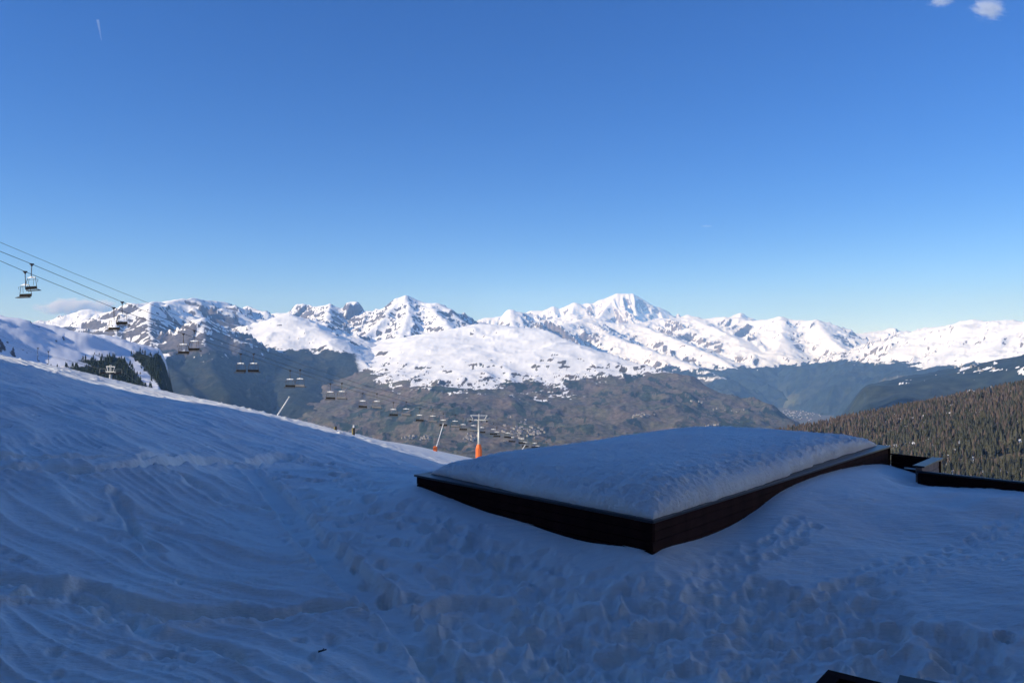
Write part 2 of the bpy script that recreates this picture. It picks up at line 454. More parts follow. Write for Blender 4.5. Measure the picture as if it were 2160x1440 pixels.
# ---- unseen ski mountains, added behind and right to bounce sunlight onto the shaded slope
az_, rr_ = np.meshgrid(np.radians(np.linspace(50, 252, 110)), 260 * (3600 / 260) ** np.linspace(0, 1, 44))
gx, gy = rr_ * np.sin(az_), rr_ * np.cos(az_)
el_ = np.interp(np.degrees(az_), [50, 62, 80, 120, 170, 205, 235, 252], [0, 7, 15, 19, 17, 11, 5, 2])
gz = -14 + (np.tan(np.radians(el_)) * 2300 + 14) * np.clip((rr_ - 260) / 2040, 0, 1) ** 1.15
gz = gz + fbm(gx / 500, gy / 500, 5, 61) * 60 * np.clip((rr_ - 260) / 1000, 0, 1)
terrain('bounce_mountain', gx, gy, gz, (0 * gz + 1, 0 * gz, 0 * gz), M['alpine'], 'unseen white ski mountains added behind the camera for bounce light')

# ---- middle range with the pointed peak
X, Y = patch_grid(400, 1130, 5600, 14500, 420, 235)
rg = [
 dict(p=[(540, 672, 12500), (565, 664, 13000), (582, 659, 13000), (605, 659, 13000), (614, 655, 12900), (622, 645, 12900), (640, 640, 12900), (652, 645, 12900), (668, 646, 12800), (682, 643, 12700), (697, 640, 12500), (706, 650, 12500), (716, 656, 12500), (724, 650, 12500), (731, 638, 12500), (741, 635, 12500), (753, 636, 12500), (762, 646, 12500), (768, 656, 12500), (785, 659, 12300), (805, 654, 12200), (820, 646, 12100), (834, 634, 12000), (846, 630, 12000), (856, 624, 12000), (866, 632, 12000), (878, 641, 12000), (890, 640, 12000), (903, 638, 12000), (923, 637, 11900), (940, 648, 11800), (965, 667, 11600), (1000, 690, 11400), (1040, 715, 11200)], s=0.8, A=120, lam=360, D=1500),
 dict(p=[(856, 624, 12000), (826, 650, 11500), (796, 686, 10900), (765, 708, 10500), (742, 722, 10300)], s=0.7, A=60, lam=300),
 dict(p=[(856, 624, 12000), (862, 662, 11200), (846, 705, 10300), (815, 760, 9200), (790, 810, 8300)], s=0.62, A=80, lam=320),
 dict(p=[(905, 640, 11900), (930, 672, 11000), (962, 700, 10300)], s=0.6, A=60, lam=300),
 dict(p=[(697, 641, 12500), (690, 668, 11500), (702, 700, 10500), (722, 735, 9700)], s=0.8, A=80, lam=260),
 dict(p=[(606, 667, 9300), (640, 684, 9000), (676, 698, 8700), (710, 722, 8300), (740, 756, 7900), (770, 795, 7400), (775, 830, 6800)], s=0.42, A=30, lam=520, D=1200, rd=140),
 dict(p=[(606, 667, 9300), (570, 690, 9000), (545, 715, 8600), (525, 742, 8200), (505, 765, 7700)], s=0.42, A=24, lam=520, rd=180),
 dict(p=[(606, 667, 9300), (600, 705, 8600), (612, 745, 7900), (625, 800, 7000), (640, 850, 6300)], s=0.42, A=24, lam=520, rd=220),
]
H, D = ridge_height(X, Y, rg, sk=60, seed=120)
jag = ridged(X / 450, Y / 450, 5, 133, 0.52)
alp = sst(8800, 10200, Y)
H += (jag - 0.35) * (70 + 50 * alp) * np.clip(0.3 + D / 500, 0, 1) + fbm(X / 1000, Y / 1000, 4, 121) * 55 * np.clip(D / 600, 0, 1)
n = normals_of(X, Y, H)
snow, forest, f1, f2, sl = cover(X, Y, H, n, D, -330, 110, -10, 0.62, 0.98, 140, lam=520, tree_amp=90, snow_amp=110)
px, py = pxy(X, Y, H)
bowl = blob(px, py, (790, 752), 42, 40)                       # open snowy combe, no woods
forest = forest * (1 - bowl) * sst(800, 740, px)
snow = np.clip(np.maximum(snow, bowl * sst(1.0, 0.7, sl)), 0, 1)
scar = sst(0.3, 0.5, fbm(X / 380, Y / 380, 4, 77))
forest = forest * (1 - 0.8 * scar * sst(-300, -420, H))
terrain('pointed_peak_range', X, Y, H, (snow, forest, scar * (H < -100)), M['alpine'], 'snow range with a sharp pointed white peak', 900)

# ---- broad snow dome with brown lower slopes in the middle
X, Y = patch_grid(470, 1830, 3000, 10800, 590, 225)
rg = [
 dict(p=[(520, 945, 5200), (600, 910, 5600), (680, 872, 6200), (740, 860, 6600), (790, 842, 7000), (850, 795, 7900), (905, 745, 8800), (950, 712, 9300), (1000, 700, 9600), (1060, 702, 9600), (1125, 714, 9300), (1200, 738, 8700), (1270, 766, 8100), (1340, 789, 7700), (1420, 816, 7300), (1490, 846, 7000), (1550, 874, 6800), (1600, 902, 6600), (1640, 945, 6400)], s=0.55, A=38, lam=700, D=1200, rd=220),
 dict(p=[(1000, 700, 9600), (1000, 740, 8500), (990, 790, 7400), (1010, 850, 6200), (1000, 920, 5100), (990, 1000, 4000)], s=0.25, A=30, lam=700, D=700, rd=900),
 dict(p=[(905, 745, 8800), (915, 795, 7600), (920, 850, 6300), (890, 920, 5200)], s=0.34, A=30, lam=600, D=900, rd=450),
 dict(p=[(1125, 714, 9300), (1150, 770, 7900), (1200, 830, 6800), (1240, 900, 5600), (1260, 990, 4300)], s=0.24, A=34, lam=600, D=700),
 dict(p=[(1270, 766, 8100), (1340, 840, 6900), (1400, 900, 5900), (1440, 980, 4700)], s=0.26, A=34, lam=600, D=700),
 dict(p=[(1420, 816, 7300), (1490, 880, 6300), (1520, 940, 5500)], s=0.34, A=34, lam=600, D=900, rd=500),
]
H, D = ridge_height(X, Y, rg, sk=300, seed=220, rd0=700.0)
xl = np.interp(Y, [3000, 4500, 5500, 6400, 6800, 7300, 8100, 9300], [2000, 2000, 1990, 1930, 1760, 1400, 880, 253])
H -= 0.5 * np.maximum(0, X - xl - 120)                              # steep side towards the main valley
up = sst(-450, -150, H)
H += fbm(X / 900, Y / 900, 6, 221, 0.5) * (95 - 45 * up) + (ridged(X / 420, Y / 420, 5, 225) - .3) * (48 - 22 * up)
n = normals_of(X, Y, H)
f1 = fbm(X / 620, Y / 620, 6, 230, 0.6); f2 = fbm(X / 110, Y / 260, 6, 231, 0.72); f3 = fbm(X / 900, Y / 900, 5, 232, 0.6)
sl = np.sqrt(1 - n[..., 2] ** 2) / n[..., 2]
px, py = pxy(X, Y, H)
east = sst(1150, 1500, px)
hs = H + (f1 * 0.9 + f2 * 1.35) * 185 - 130 * east - 190 * sst(850, 730, px)
stE = fbm(ARC / 80, D / 800, 4, 236, 0.6)
snow = sst(-370, -290, hs) * (1 - 0.9 * sst(0.55, 0.75, sl + 0.6 * f2 + 0.25 * stE + 0.25 * sst(50, -200, H)))
gul = sst(0.1, 0.35, -pn(X / 420 + f1, Y / 1500, 240)) * sst(-300, -420, H)
forest = np.clip(sst(0.22, 0.38, f3 + 0.55 * f2) * sst(-230, -330, H + f1 * 100) + gul * 0.9 * sst(-.1, .15, f2), 0, 1)
edge = np.exp(-((px - (1330 + (py - 780) * 1.9)) / 90) ** 2) * sst(770, 800, py)
forest = np.clip(forest + edge * sst(-0.05, 0.15, f2 + .3 * f1), 0, 1)
snow = snow * (1 - 0.7 * forest)
terrain('snow_dome_hillside', X, Y, H, (snow, forest, 0 * H + 1), M['hillside'], 'broad white snow dome with brown village slopes below', 900, 'L')
DOME = (X, Y, H)

# ---- snowy ranges right of the dome
X, Y = patch_grid(960, 1960, 10600, 21500, 500, 205)
rg = [
 dict(p=[(985, 705, 13500), (1010, 686, 14200), (1040, 669, 14800), (1060, 660, 15000), (1074, 654, 15200), (1088, 661, 15300), (1104, 658, 15500), (1122, 664, 15700), (1140, 680, 15800), (1160, 690, 16000), (1200, 682, 16800), (1235, 672, 17500)], s=0.62, A=130, lam=420),
 dict(p=[(1074, 654, 15200), (1085, 690, 14300), (1110, 715, 13400)], s=0.6, A=70, lam=380),
 dict(p=[(1150, 676, 18800), (1200, 664, 19000), (1240, 668, 18800), (1290, 680, 18500), (1340, 684, 18500), (1390, 672, 19200), (1430, 671, 19800), (1448, 666, 20000), (1480, 674, 19500), (1515, 669, 19500), (1552, 668, 19300), (1580, 676, 19000), (1612, 675, 18700), (1638, 671, 18500), (1650, 670, 18400), (1662, 677, 18400), (1690, 676, 18200), (1722, 675, 18000), (1738, 680, 17900), (1762, 694, 17600), (1800, 708, 17200), (1850, 735, 16500), (1920, 775, 15500)], s=0.5, A=130, lam=560),
 dict(p=[(1200, 664, 19000), (1250, 690, 17200), (1310, 715, 15800), (1380, 742, 14600), (1450, 765, 13700), (1530, 800, 12800)], s=0.6, D=2600, A=120, lam=520),
 dict(p=[(1340, 684, 18500), (1400, 705, 17000), (1460, 730, 15700), (1520, 755, 14700), (1570, 790, 13700)], s=0.6, D=2600, A=120, lam=480),
 dict(p=[(1448, 666, 20000), (1500, 690, 18200), (1560, 716, 16700), (1590, 742, 15700)], s=0.4, A=120, lam=480),
 dict(p=[(1650, 670, 18400), (1652, 705, 16900), (1640, 740, 15600), (1610, 775, 14500)], s=0.65, D=2600, A=120, lam=420),
 dict(p=[(1650, 705, 16900), (1670, 750, 15300), (1690, 790, 14200)], s=0.65, D=2600, A=120, lam=420),
 dict(p=[(1722, 675, 18000), (1750, 712, 16300), (1790, 745, 15000), (1830, 780, 14000)], s=0.65, D=2600, A=120, lam=460),
]
H, D = ridge_height(X, Y, rg, sk=110, seed=320, rd0=60.0)
jag = ridged(X / 520, Y / 520, 6, 333, 0.58)
H += (jag - 0.35) * 130 * np.clip(0.3 + D / 700, 0, 1) + fbm(X / 1600, Y / 1600, 4, 321) * 80 * np.clip(D / 800, 0, 1)
n = normals_of(X, Y, H)
snow, forest, f1, f2, sl = cover(X, Y, H, n, D, -470, 110, -340, 0.82, 1.15, 340, lam=900, tree_amp=150, snow_amp=150)
px, py = pxy(X, Y, H)
forest = forest * sst(-0.55, -0.1, f1 + .6 * f2 + 0.25)
snow = snow * sst(-620, -520, H + f2 * 80)
scar = sst(0.12, 0.35, f1) * sst(-400, -520, H)
forest = forest * (1 - 0.75 * scar)
terrain('white_range', X, Y, H, (snow, forest, sst(-350, -450, H)), M['alpine_far'], 'long white range above the hazy valley', 1200)

# ---- highest massif on the skyline
X, Y = patch_grid(930, 1760, 21000, 29500, 450, 110)
rg = [
 dict(p=[(930, 690, 25160), (985, 676, 25840), (1005, 668, 25840), (1040, 668, 25840), (1100, 662, 26180), (1120, 656, 26180), (1146, 655, 26180), (1158, 650, 26180), (1168, 646, 26180), (1180, 651, 26180), (1200, 643, 26180), (1212, 639, 26180), (1226, 642, 26316), (1240, 640, 26384), (1252, 640, 26384), (1264, 633, 26452), (1280, 627, 26520), (1292, 622, 26520), (1302, 619, 26520), (1318, 618, 26520), (1334, 620, 26520), (1344, 630, 26520), (1352, 638, 26520), (1364, 646, 26520), (1372, 653, 26520), (1380, 648, 26656), (1392, 649, 26724), (1402, 656, 26724), (1412, 666, 26860), (1424, 668, 26860), (1430, 660, 26860), (1438, 668, 26860), (1470, 676, 27064), (1520, 676, 27200), (1540, 668, 27200), (1552, 661, 27336), (1562, 659, 27336), (1570, 662, 27336), (1576, 672, 27336), (1640, 690, 27200), (1740, 700, 27200)], s=0.85, A=215, lam=680, D=2400),
 dict(p=[(1302, 619, 26520), (1282, 645, 25636), (1262, 672, 24684), (1240, 700, 23460)], s=0.8, A=140, lam=600),
 dict(p=[(1334, 620, 26520), (1338, 650, 25636), (1348, 678, 24684), (1370, 705, 23460)], s=0.85, A=140, lam=600),
 dict(p=[(1210, 640, 26180), (1206, 666, 25160), (1190, 695, 23800)], s=0.8, A=140, lam=600),
 dict(p=[(1388, 648, 26656), (1400, 676, 25500), (1420, 700, 24480)], s=0.85, A=140, lam=600),
 dict(p=[(1562, 659, 27336), (1560, 685, 25840)], s=0.8, A=140, lam=600),
]
H, D = ridge_height(X, Y, rg, sk=100, seed=420)
H += (ridged(X / 750, Y / 750, 5, 433) - 0.35) * 220 * np.clip(0.2 + D / 800, 0, 1)
n = normals_of(X, Y, H)
sl = np.sqrt(1 - n[..., 2] ** 2) / n[..., 2]
f2 = fbm(X / 400, Y / 400, 6, 441, 0.62)
px, py = pxy(X, Y, H)
rk = sst(0.85, 1.3, sl + 0.7 * f2 + 0.4 * fbm(ARC / 110, D / 1000, 4, 447, 0.6)) * (1 - 0.95 * blob(px, py, (1318, 615), 30, 12))
terrain('highest_massif', X, Y, H, (1 - 0.85 * rk, 0 * H, 0 * H), M['alpine_far'], 'highest white summit massif on the far skyline', 900)

# ---- rounded snow ridge at the right edge
X, Y = patch_grid(1640, 2480, 8200, 20500, 390, 190)
rg = [
 dict(p=[(1700, 735, 18500), (1790, 712, 19000), (1830, 702, 19300), (1862, 697, 19500), (1880, 691, 19500), (1896, 697, 19500), (1930, 701, 19000), (1950, 703, 17000), (1985, 692, 15000), (2030, 683, 14000), (2058, 677, 13500), (2076, 684, 13300), (2102, 678, 13000), (2130, 680, 12800), (2160, 681, 12600), (2240, 668, 12000), (2400, 650, 11000)], s=0.4, A=110, lam=520),
 dict(p=[(1985, 692, 15000), (1950, 725, 13700), (1915, 755, 12700), (1885, 790, 11800)], s=0.5, A=100, lam=450),
 dict(p=[(2058, 677, 13500), (2030, 715, 12200), (1995, 750, 11200), (1960, 790, 10300)], s=0.58, A=80, lam=450),
 dict(p=[(2130, 680, 12800), (2110, 715, 11500), (2090, 748, 10500), (2060, 780, 9700)], s=0.58, A=80, lam=450),
 dict(p=[(2240, 668, 12000), (2230, 710, 10800), (2200, 745, 9800)], s=0.58, A=80, lam=450),
]
H, D = ridge_height(X, Y, rg, sk=140, seed=520, rd0=120.0)
H -= 0.55 * np.maximum(0, 4900 - X) * sst(15500, 13000, Y)
H += (ridged(X / 560, Y / 560, 6, 533, 0.56) - 0.35) * 120 * np.clip(0.3 + D / 700, 0, 1) + fbm(X / 1500, Y / 1500, 4, 521) * 70 * np.clip(D / 800, 0, 1)
n = normals_of(X, Y, H)
snow, forest, f1, f2, sl = cover(X, Y, H, n, D, -300, 90, -215, 0.78, 1.05, 540, lam=800, tree_amp=110, snow_amp=110)
forest = forest * (1 - 0.8 * sst(0.2, 0.45, f1) * sst(-300, -400, H))
terrain('snow_ridge', X, Y, H, (snow, forest, sst(-250, -350, H)), M['alpine_far'], 'smooth white snow ridge at the right edge', 900, 'R')

# ---- blue forested flank with small clearings, right
X, Y = patch_grid(1745, 2480, 4600, 13500, 310, 150)
rg = [
 dict(p=[(2450, 690, 5600), (2300, 722, 6200), (2160, 750, 7000), (2080, 766, 7500), (2000, 789, 8100), (1900, 818, 8900)], s=0.3, A=40, lam=520, D=900),
 dict(p=[(1900, 818, 8900), (1850, 832, 9300), (1800, 846, 9700), (1785, 890, 9800)], s=0.55, A=40, lam=420, D=1200),
 dict(p=[(2160, 750, 7000), (2100, 800, 6300), (2050, 850, 5600)], s=0.3, A=35, lam=420),
]
H, D = ridge_height(X, Y, rg, sk=90, seed=620)
H += fbm(X / 800, Y / 800, 5, 621) * 50
n = normals_of(X, Y, H)
f1 = fbm(X / 420, Y / 900, 5, 640, 0.6); f2 = fbm(X / 140, Y / 300, 6, 641, 0.65)
px, py = pxy(X, Y, H)
clear = sst(0.26, 0.40, f2 + 0.25 * f1 + 0.35 * blob(px, py, (2055, 778), 60, 14) + 0.25 * blob(px, py, (1930, 808), 50, 8) + 0.3 * blob(px, py, (2150, 780), 40, 10) - 0.1) * sst(-620, -380, H)
field = sst(0.1, 0.35, f1 + .5 * f2) * sst(-420, -600, H)
terrain('forest_flank', X, Y, H, (clear, (1 - clear) * (1 - field), 0 * H + 1), M['alpine_far'], 'blue forested mountain flank with snowy clearings', 300)
FLANK = (X, Y, H)

# ---- valley floor under everything
X, Y = patch_grid(-450, 2600, 2200, 31000, 90, 100)
H = -1085 + 150 * sst(7500, 10000, Y) + fbm(X / 2500, Y / 2500, 4, 700) * 15
f1 = fbm(X / 500, Y / 500, 5, 701, 0.6)
terrain('valley_floor', X, Y, H, (0 * H, sst(0.1, 0.25, f1), 0 * H + 1), M['hillside'], 'flat valley floor with fields')

# ------------------------------------------------------------------ near snow
CTRL = [
 # px, py, distance: the snow surface as it is met along lines of sight
 (-420, 1440, 9.3), (-420, 1200, 12.5), (-420, 950, 18), (-420, 800, 27), (-420, 700, 45), (-420, 690, 70), (-420, 740, 150), (-420, 860, 420),
 (0, 1440, 9.5), (0, 1300, 11.4), (0, 1180, 13.8), (0, 1000, 18), (0, 900, 22.5), (0, 820, 29), (0, 772, 38), (0, 751, 50), (0, 752, 62), (0, 790, 140), (0, 900, 420),
 (150, 805, 42), (150, 790, 50), (150, 780, 60), (150, 783, 72),
 (300, 1440, 9.8), (300, 1300, 11.9), (300, 1180, 14.4), (300, 1000, 19.5), (300, 920, 25), (300, 866, 33), (300, 832, 46.2), (300, 822, 56), (300, 814, 70), (300, 818, 86), (300, 870, 160), (300, 980, 420),
 (450, 848, 78), (450, 852, 98), (450, 856, 47.6), (450, 875, 38),
 (600, 1440, 10.1), (600, 1300, 12.4), (600, 1150, 16), (600, 1050, 20), (600, 980, 26), (600, 934, 33), (600, 905, 42), (600, 888, 49.2), (600, 883, 92), (600, 886, 112), (600, 915, 180), (600, 1000, 420),
 (750, 916, 120), (750, 921, 145), (750, 952, 38), (750, 925, 50.8),
 (880, 1440, 10.3), (880, 1300, 12.5), (880, 1150, 15.2), (880, 1060, 17.5), (883, 1026, 18.6), (880, 1004, 24), (880, 982, 38), (880, 961, 52.4), (880, 950, 90), (880, 941, 155), (880, 943, 185), (880, 1000, 420),
 (993, 1070, 17.2), (1000, 1000, 54), (1000, 988, 90), (1000, 977, 140), (1000, 967, 215), (1000, 971, 245), (1000, 1010, 420),
 (1080, 1440, 10.4), (1080, 1300, 12.5), (1080, 1200, 14.2), (1115, 1107, 15.9), (1080, 1010, 60), (1080, 988, 215), (1080, 1020, 420),
 (1237, 1143, 14.8), (1237, 1200, 13.7),
 (1375, 1440, 10.3), (1375, 1300, 12.0), (1375, 1220, 13.0), (1365, 1166, 13.75), (1375, 1020, 32), (1375, 1010, 80), (1375, 1030, 420),
 (1488, 1137, 15.1), (1569, 1098, 16.4), (1646, 1039, 17.9), (1731, 1002, 19.8),
 (1600, 1440, 10.1), (1600, 1300, 12.1), (1600, 1150, 14.9), (1600, 1020, 40), (1600, 1050, 420),
 (1740, 1100, 16.6),
 (1872, 1440, 9.9), (1872, 1300, 12.1), (1872, 1150, 15.4), (1872, 1050, 18.6), (1868, 980, 23.8), (1872, 1020, 34), (1872, 1060, 80), (1872, 1090, 420),
 (1935, 1020, 20.9), (2050, 1030, 20.0),
 (2160, 1440, 9.7), (2160, 1300, 11.9), (2160, 1150, 15.3), (2160, 1070, 17.9), (2160, 1040, 19.3), (2160, 1060, 26), (2160, 1095, 60), (2160, 1120, 420),
 (2600, 1440, 9.4), (2600, 1200, 13.6), (2600, 1060, 17.5), (2600, 1080, 30), (2600, 1130, 420),
]
cp = np.array([((c[0] - 1080) / F, math.log(c[2]), W(*c)[2] / c[2]) for c in CTRL])
ax, ay = cp[:, 0] * 2.2, cp[:, 1]

def _U(r2): return 0.5 * r2 * np.log(r2 + 1e-12)
K = _U((ax[:, None] - ax) ** 2 + (ay[:, None] - ay) ** 2) + np.eye(len(ax)) * 1e-5
Pm = np.stack([np.ones_like(ax), ax, ay], 1)
A_ = np.block([[K, Pm], [Pm.T, np.zeros((3, 3))]])
sol = np.linalg.solve(A_, np.concatenate([cp[:, 2], np.zeros(3)]))
tw, tp = sol[:-3], sol[-3:]

def snow_base(u, y):
    """height of the smooth snow surface at x = u*y"""
    b = np.log(y); a = u * 2.2
    v = tp[0] + tp[1] * a + tp[2] * b
    for i in range(len(ax)): v = v + tw[i] * _U((a - ax[i]) ** 2 + (b - ay[i]) ** 2)
    return v * y

def hit(px, py, ymin=7.0, ymax=400.0):
    """where the line of sight of a pixel first meets the snow"""
    u = (px - 1080) / F
    ys = np.exp(np.linspace(math.log(ymin), math.log(ymax), 900))
    d = np.array(W(px, py, 1.0)); u = d[0]
    z = snow_base(np.full_like(ys, u), ys)
    k = np.nonzero(z >= d[2] * ys)[0]
    y = ys[k[0]] if len(k) else ys[-1]
    return np.array((u * y, y, float(snow_base(np.array([u]), np.array([y]))[0])))

def ground_z(x, y):
    return float(snow_base(np.array([x / y]), np.array([y]))[0])

nx, ny = 890, 650
u = (np.linspace(-210, 2400, nx) - 1080) / F
t = np.linspace(0, 1, ny)
yy = np.where(t < 0.83, 7.6 * (62 / 7.6) ** (t / 0.83), 62 * (430 / 62) ** ((t - 0.83) / 0.17))
U2, Y2 = np.meshgrid(u, yy)
X2 = U2 * Y2
Z2 = snow_base(U2, Y2)
near = sst(90, 30, Y2)
# wind and melt ridges running down the slope to the right
ca, sa = math.cos(R(-33)), math.sin(R(-33))
wob = fbm(X2 / 7, Y2 / 7, 2, 801)
a = X2 * ca + Y2 * sa + wob * 1.2; b = -X2 * sa + Y2 * ca + wob * 0.9
patchy = 0.35 + 0.65 * sst(-0.25, 0.3, fbm(X2 / 3.5, Y2 / 3.5, 3, 803))
leftness = 0.22 + 0.78 * sst(0.05, -0.2, U2)
Zd = (ridged(a / 4.6, b / 0.34, 3, 805, 0.6) - 0.3) * 0.10 * patchy * leftness
Zd += (ridged(a / 9.0, b / 1.2, 2, 806) - 0.3) * 0.12 * leftness
Zd += fbm(X2 / 4.5, Y2 / 4.5, 3, 807) * 0.22
Zd += fbm(X2 / 0.9, Y2 / 0.9, 4, 808, 0.5) * 0.045
Zd += fbm(X2 / 0.16, Y2 / 0.16, 3, 809, 0.6) * 0.016
# fine parallel ripples on the untrodden snow at the right
a3 = X2 * math.cos(R(12)) + Y2 * math.sin(R(12)); b3 = -X2 * math.sin(R(12)) + Y2 * math.cos(R(12)) + wob * .4
Zd += pn(a3 / 2.2, b3 / 0.28, 815) * 0.02 * sst(0.15, 0.35, U2)

def poly_dist(pts):
    bd = np.full(X2.shape, 1e9); bu = np.zeros(X2.shape); sg = np.zeros(X2.shape); acc = 0
    for p, q in zip(pts[:-1], pts[1:]):
        ex, ey = q[0] - p[0], q[1] - p[1]; L = math.hypot(ex, ey)
        tt = np.clip(((X2 - p[0]) * ex + (Y2 - p[1]) * ey) / (L * L), 0, 1)
        dx, dy = X2 - p[0] - tt * ex, Y2 - p[1] - tt * ey
        d = np.sqrt(dx * dx + dy * dy); w = d < bd
        bd = np.where(w, d, bd); bu = np.where(w, acc + tt * L, bu); sg = np.where(w, np.sign(dx * ey - dy * ex), sg); acc += L
    return bd, bu, bd * sg

def trough(pp, width, depth, rim, seed, rough=0.5):
    global Zd
    pts = [hit(*p) for p in pp]
    d, uu, sd = poly_dist(pts)
    m = d < width * 5
    nz = fbm(X2 / 0.55, Y2 / 0.55, 4, seed, 0.55)
    ww = width * (1 + 0.7 * pn(uu / 1.1, sd * 0 + 3.3, seed + 1))
    prof = -1.35 * depth * np.exp(-(d / np.maximum(ww, .05)) ** 4) * (0.75 + 0.8 * nz)
    lump = 1.0 * rim * np.exp(-((d - ww * 1.55) / (ww * 0.45 + .04)) ** 2) * np.clip(0.55 + 1.3 * nz, 0, 1.2)
    side = np.where(sd > 0, 1.0, 0.35)
    endf = 1.0
    Zd = Zd + np.where(m, (prof + lump * side) * endf, 0)

# ploughed furrows low on the left
trough([(-120, 1190), (0, 1222), (100, 1244), (190, 1262), (290, 1290), (400, 1303), (470, 1296)], 0.20, 0.26, 0.10, 901)
trough([(-120, 1250), (-20, 1275), (80, 1262), (160, 1275), (230, 1303), (330, 1325)], 0.16, 0.22, 0.12, 905)
trough([(170, 1238), (250, 1262), (330, 1276), (420, 1286), (500, 1291), (560, 1300), (640, 1290), (720, 1296), (800, 1308), (850, 1322)], 0.18, 0.25, 0.12, 909)
trough([(290, 1330), (380, 1352), (460, 1375), (520, 1420)], 0.14, 0.12, 0.05, 913)
# broken bank across the slope
trough([(-120, 988), (0, 985), (100, 990), (200, 1000), (290, 990), (380, 973), (450, 966), (520, 975), (600, 962)], 0.30, 0.30, 0.09, 917)
trough([(-60, 963), (60, 966), (180, 972), (280, 968), (360, 958)], 0.18, 0.16, 0.06, 919)
trough([(320, 996), (380, 1008), (420, 1030), (470, 1056), (540, 1070), (610, 1080)], 0.16, 0.20, 0.08, 921)
trough([(240, 1040), (275, 1090), (285, 1130), (330, 1170)], 0.16, 0.14, 0.07, 925)
# smooth sledge track with prints along its right side
trk = [hit(*p) for p in [(520, 985), (555, 1020), (600, 1070), (650, 1130), (700, 1185), (760, 1245), (830, 1300), (900, 1370), (960, 1440)]]
d, uu, sd = poly_dist(trk)
inside = sst(0.34, 0.22, d)
Zd = Zd * (1 - 0.75 * inside) - 0.10 * inside + 0.05 * np.exp(-((d - 0.36) / 0.08) ** 2) * (d < 1)

PR = []
def prints_along(pp, n, r, dep, jx, seed):
    rs = np.random.RandomState(seed)
    pts = np.array([hit(*p) for p in pp])
    seg = np.linalg.norm(np.diff(pts[:, :2], axis=0), axis=1); cum = np.concatenate([[0], np.cumsum(seg)])
    for k in range(n):
        s = cum[-1] * (k + 0.5 + rs.uniform(-.3, .3)) / n
        i = min(np.searchsorted(cum, s) - 1, len(seg) - 1); i = max(i, 0)
        f = (s - cum[i]) / seg[i]
        p = pts[i] + (pts[i + 1] - pts[i]) * f
        dr = (pts[i + 1] - pts[i])[:2] / seg[i]
        side = (jx * (1 if k % 2 else -1)) + rs.uniform(-.5, .5) * jx
        PR.append((p[0] - dr[1] * side, p[1] + dr[0] * side, r * rs.uniform(.7, 1.35), dep * rs.uniform(.6, 1.4), math.atan2(dr[1], dr[0]) + rs.uniform(-.4, .4), rs.uniform(1.2, 1.7)))
def prints_area(pxr, pyr, n, r, dep, seed, ok=None):
    rs = np.random.RandomState(seed)
    for k in range(n):
        px, py = rs.uniform(*pxr), rs.uniform(*pyr)
        if ok is not None and not ok(px, py): continue
        p = hit(px, py)
        PR.append((p[0], p[1], r * rs.uniform(.55, 1.5), dep * rs.uniform(.5, 1.5), rs.uniform(0, 3.1), rs.uniform(1.0, 1.8)))
prints_along([(585, 990), (640, 1050), (700, 1115), (760, 1180), (800, 1230), (850, 1290)], 34, 0.11, 0.13, 0.14, 1)
prints_along([(680, 975), (760, 1030), (830, 1075), (880, 1080), (960, 1130), (1060, 1170), (1160, 1215)], 48, 0.13, 0.15, 0.22, 2)
prints_along([(620, 960), (720, 1000), (800, 1040)], 20, 0.10, 0.10, 0.15, 3)
prints_along([(1300, 1190), (1450, 1200), (1640, 1160), (1700, 1100)], 30, 0.10, 0.09, 0.2, 4)
prints_along([(2160, 1085), (2060, 1130), (1960, 1180), (1850, 1230)], 26, 0.07, 0.05, 0.10, 5)
prints_along([(2160, 1160), (2000, 1190), (1900, 1190), (1780, 1235)], 26, 0.07, 0.05, 0.12, 6)
prints_along([(2140, 1110), (1990, 1165), (1930, 1230)], 20, 0.06, 0.045, 0.12, 7)
prints_along([(1100, 1440), (1250, 1360), (1400, 1330), (1560, 1300), (1700, 1260)], 40, 0.15, 0.18, 0.22, 8)
prints_along([(900, 1300), (1020, 1290), (1140, 1330), (1260, 1400), (1330, 1440)], 34, 0.17, 0.2, 0.22, 9)
prints_along([(1500, 1440), (1600, 1380), (1760, 1350), (1900, 1330)], 26, 0.15, 0.18, 0.2, 10)
prints_area((860, 1900), (1230, 1440), 380, 0.12, 0.12, 11, lambda x, y: y > 1300 - (x - 860) * .12 or x > 1100)
prints_area((1000, 1600), (1150, 1260), 130, 0.10, 0.08, 12, lambda x, y: y > 1130 + max(0, (1180 - x)) * 0.2)
prints_area((1560, 2130), (1330, 1440), 70, 0.16, 0.16, 13)
prints_area((880, 1150), (1080, 1240), 110, 0.10, 0.09, 14, lambda x, y: y > 1040 + (x - 880) * 0.45)
prints_area((-20, 820), (770, 1440), 90, 0.08, 0.07, 15, lambda x, y: y > 790 + x * 0.2)
prints_area((600, 960), (940, 1150), 110, 0.09, 0.09, 16, lambda x, y: y > 900 + (x - 600) * 0.3)
prints_along([(380, 1345), (365, 1375), (390, 1430)], 5, 0.08, 0.08, 0.1, 17)
lu, ly = u, yy
Pd = np.zeros_like(Zd); Pr = np.zeros_like(Zd)
wq = fbm(X2 / 0.22, Y2 / 0.22, 2, 842)
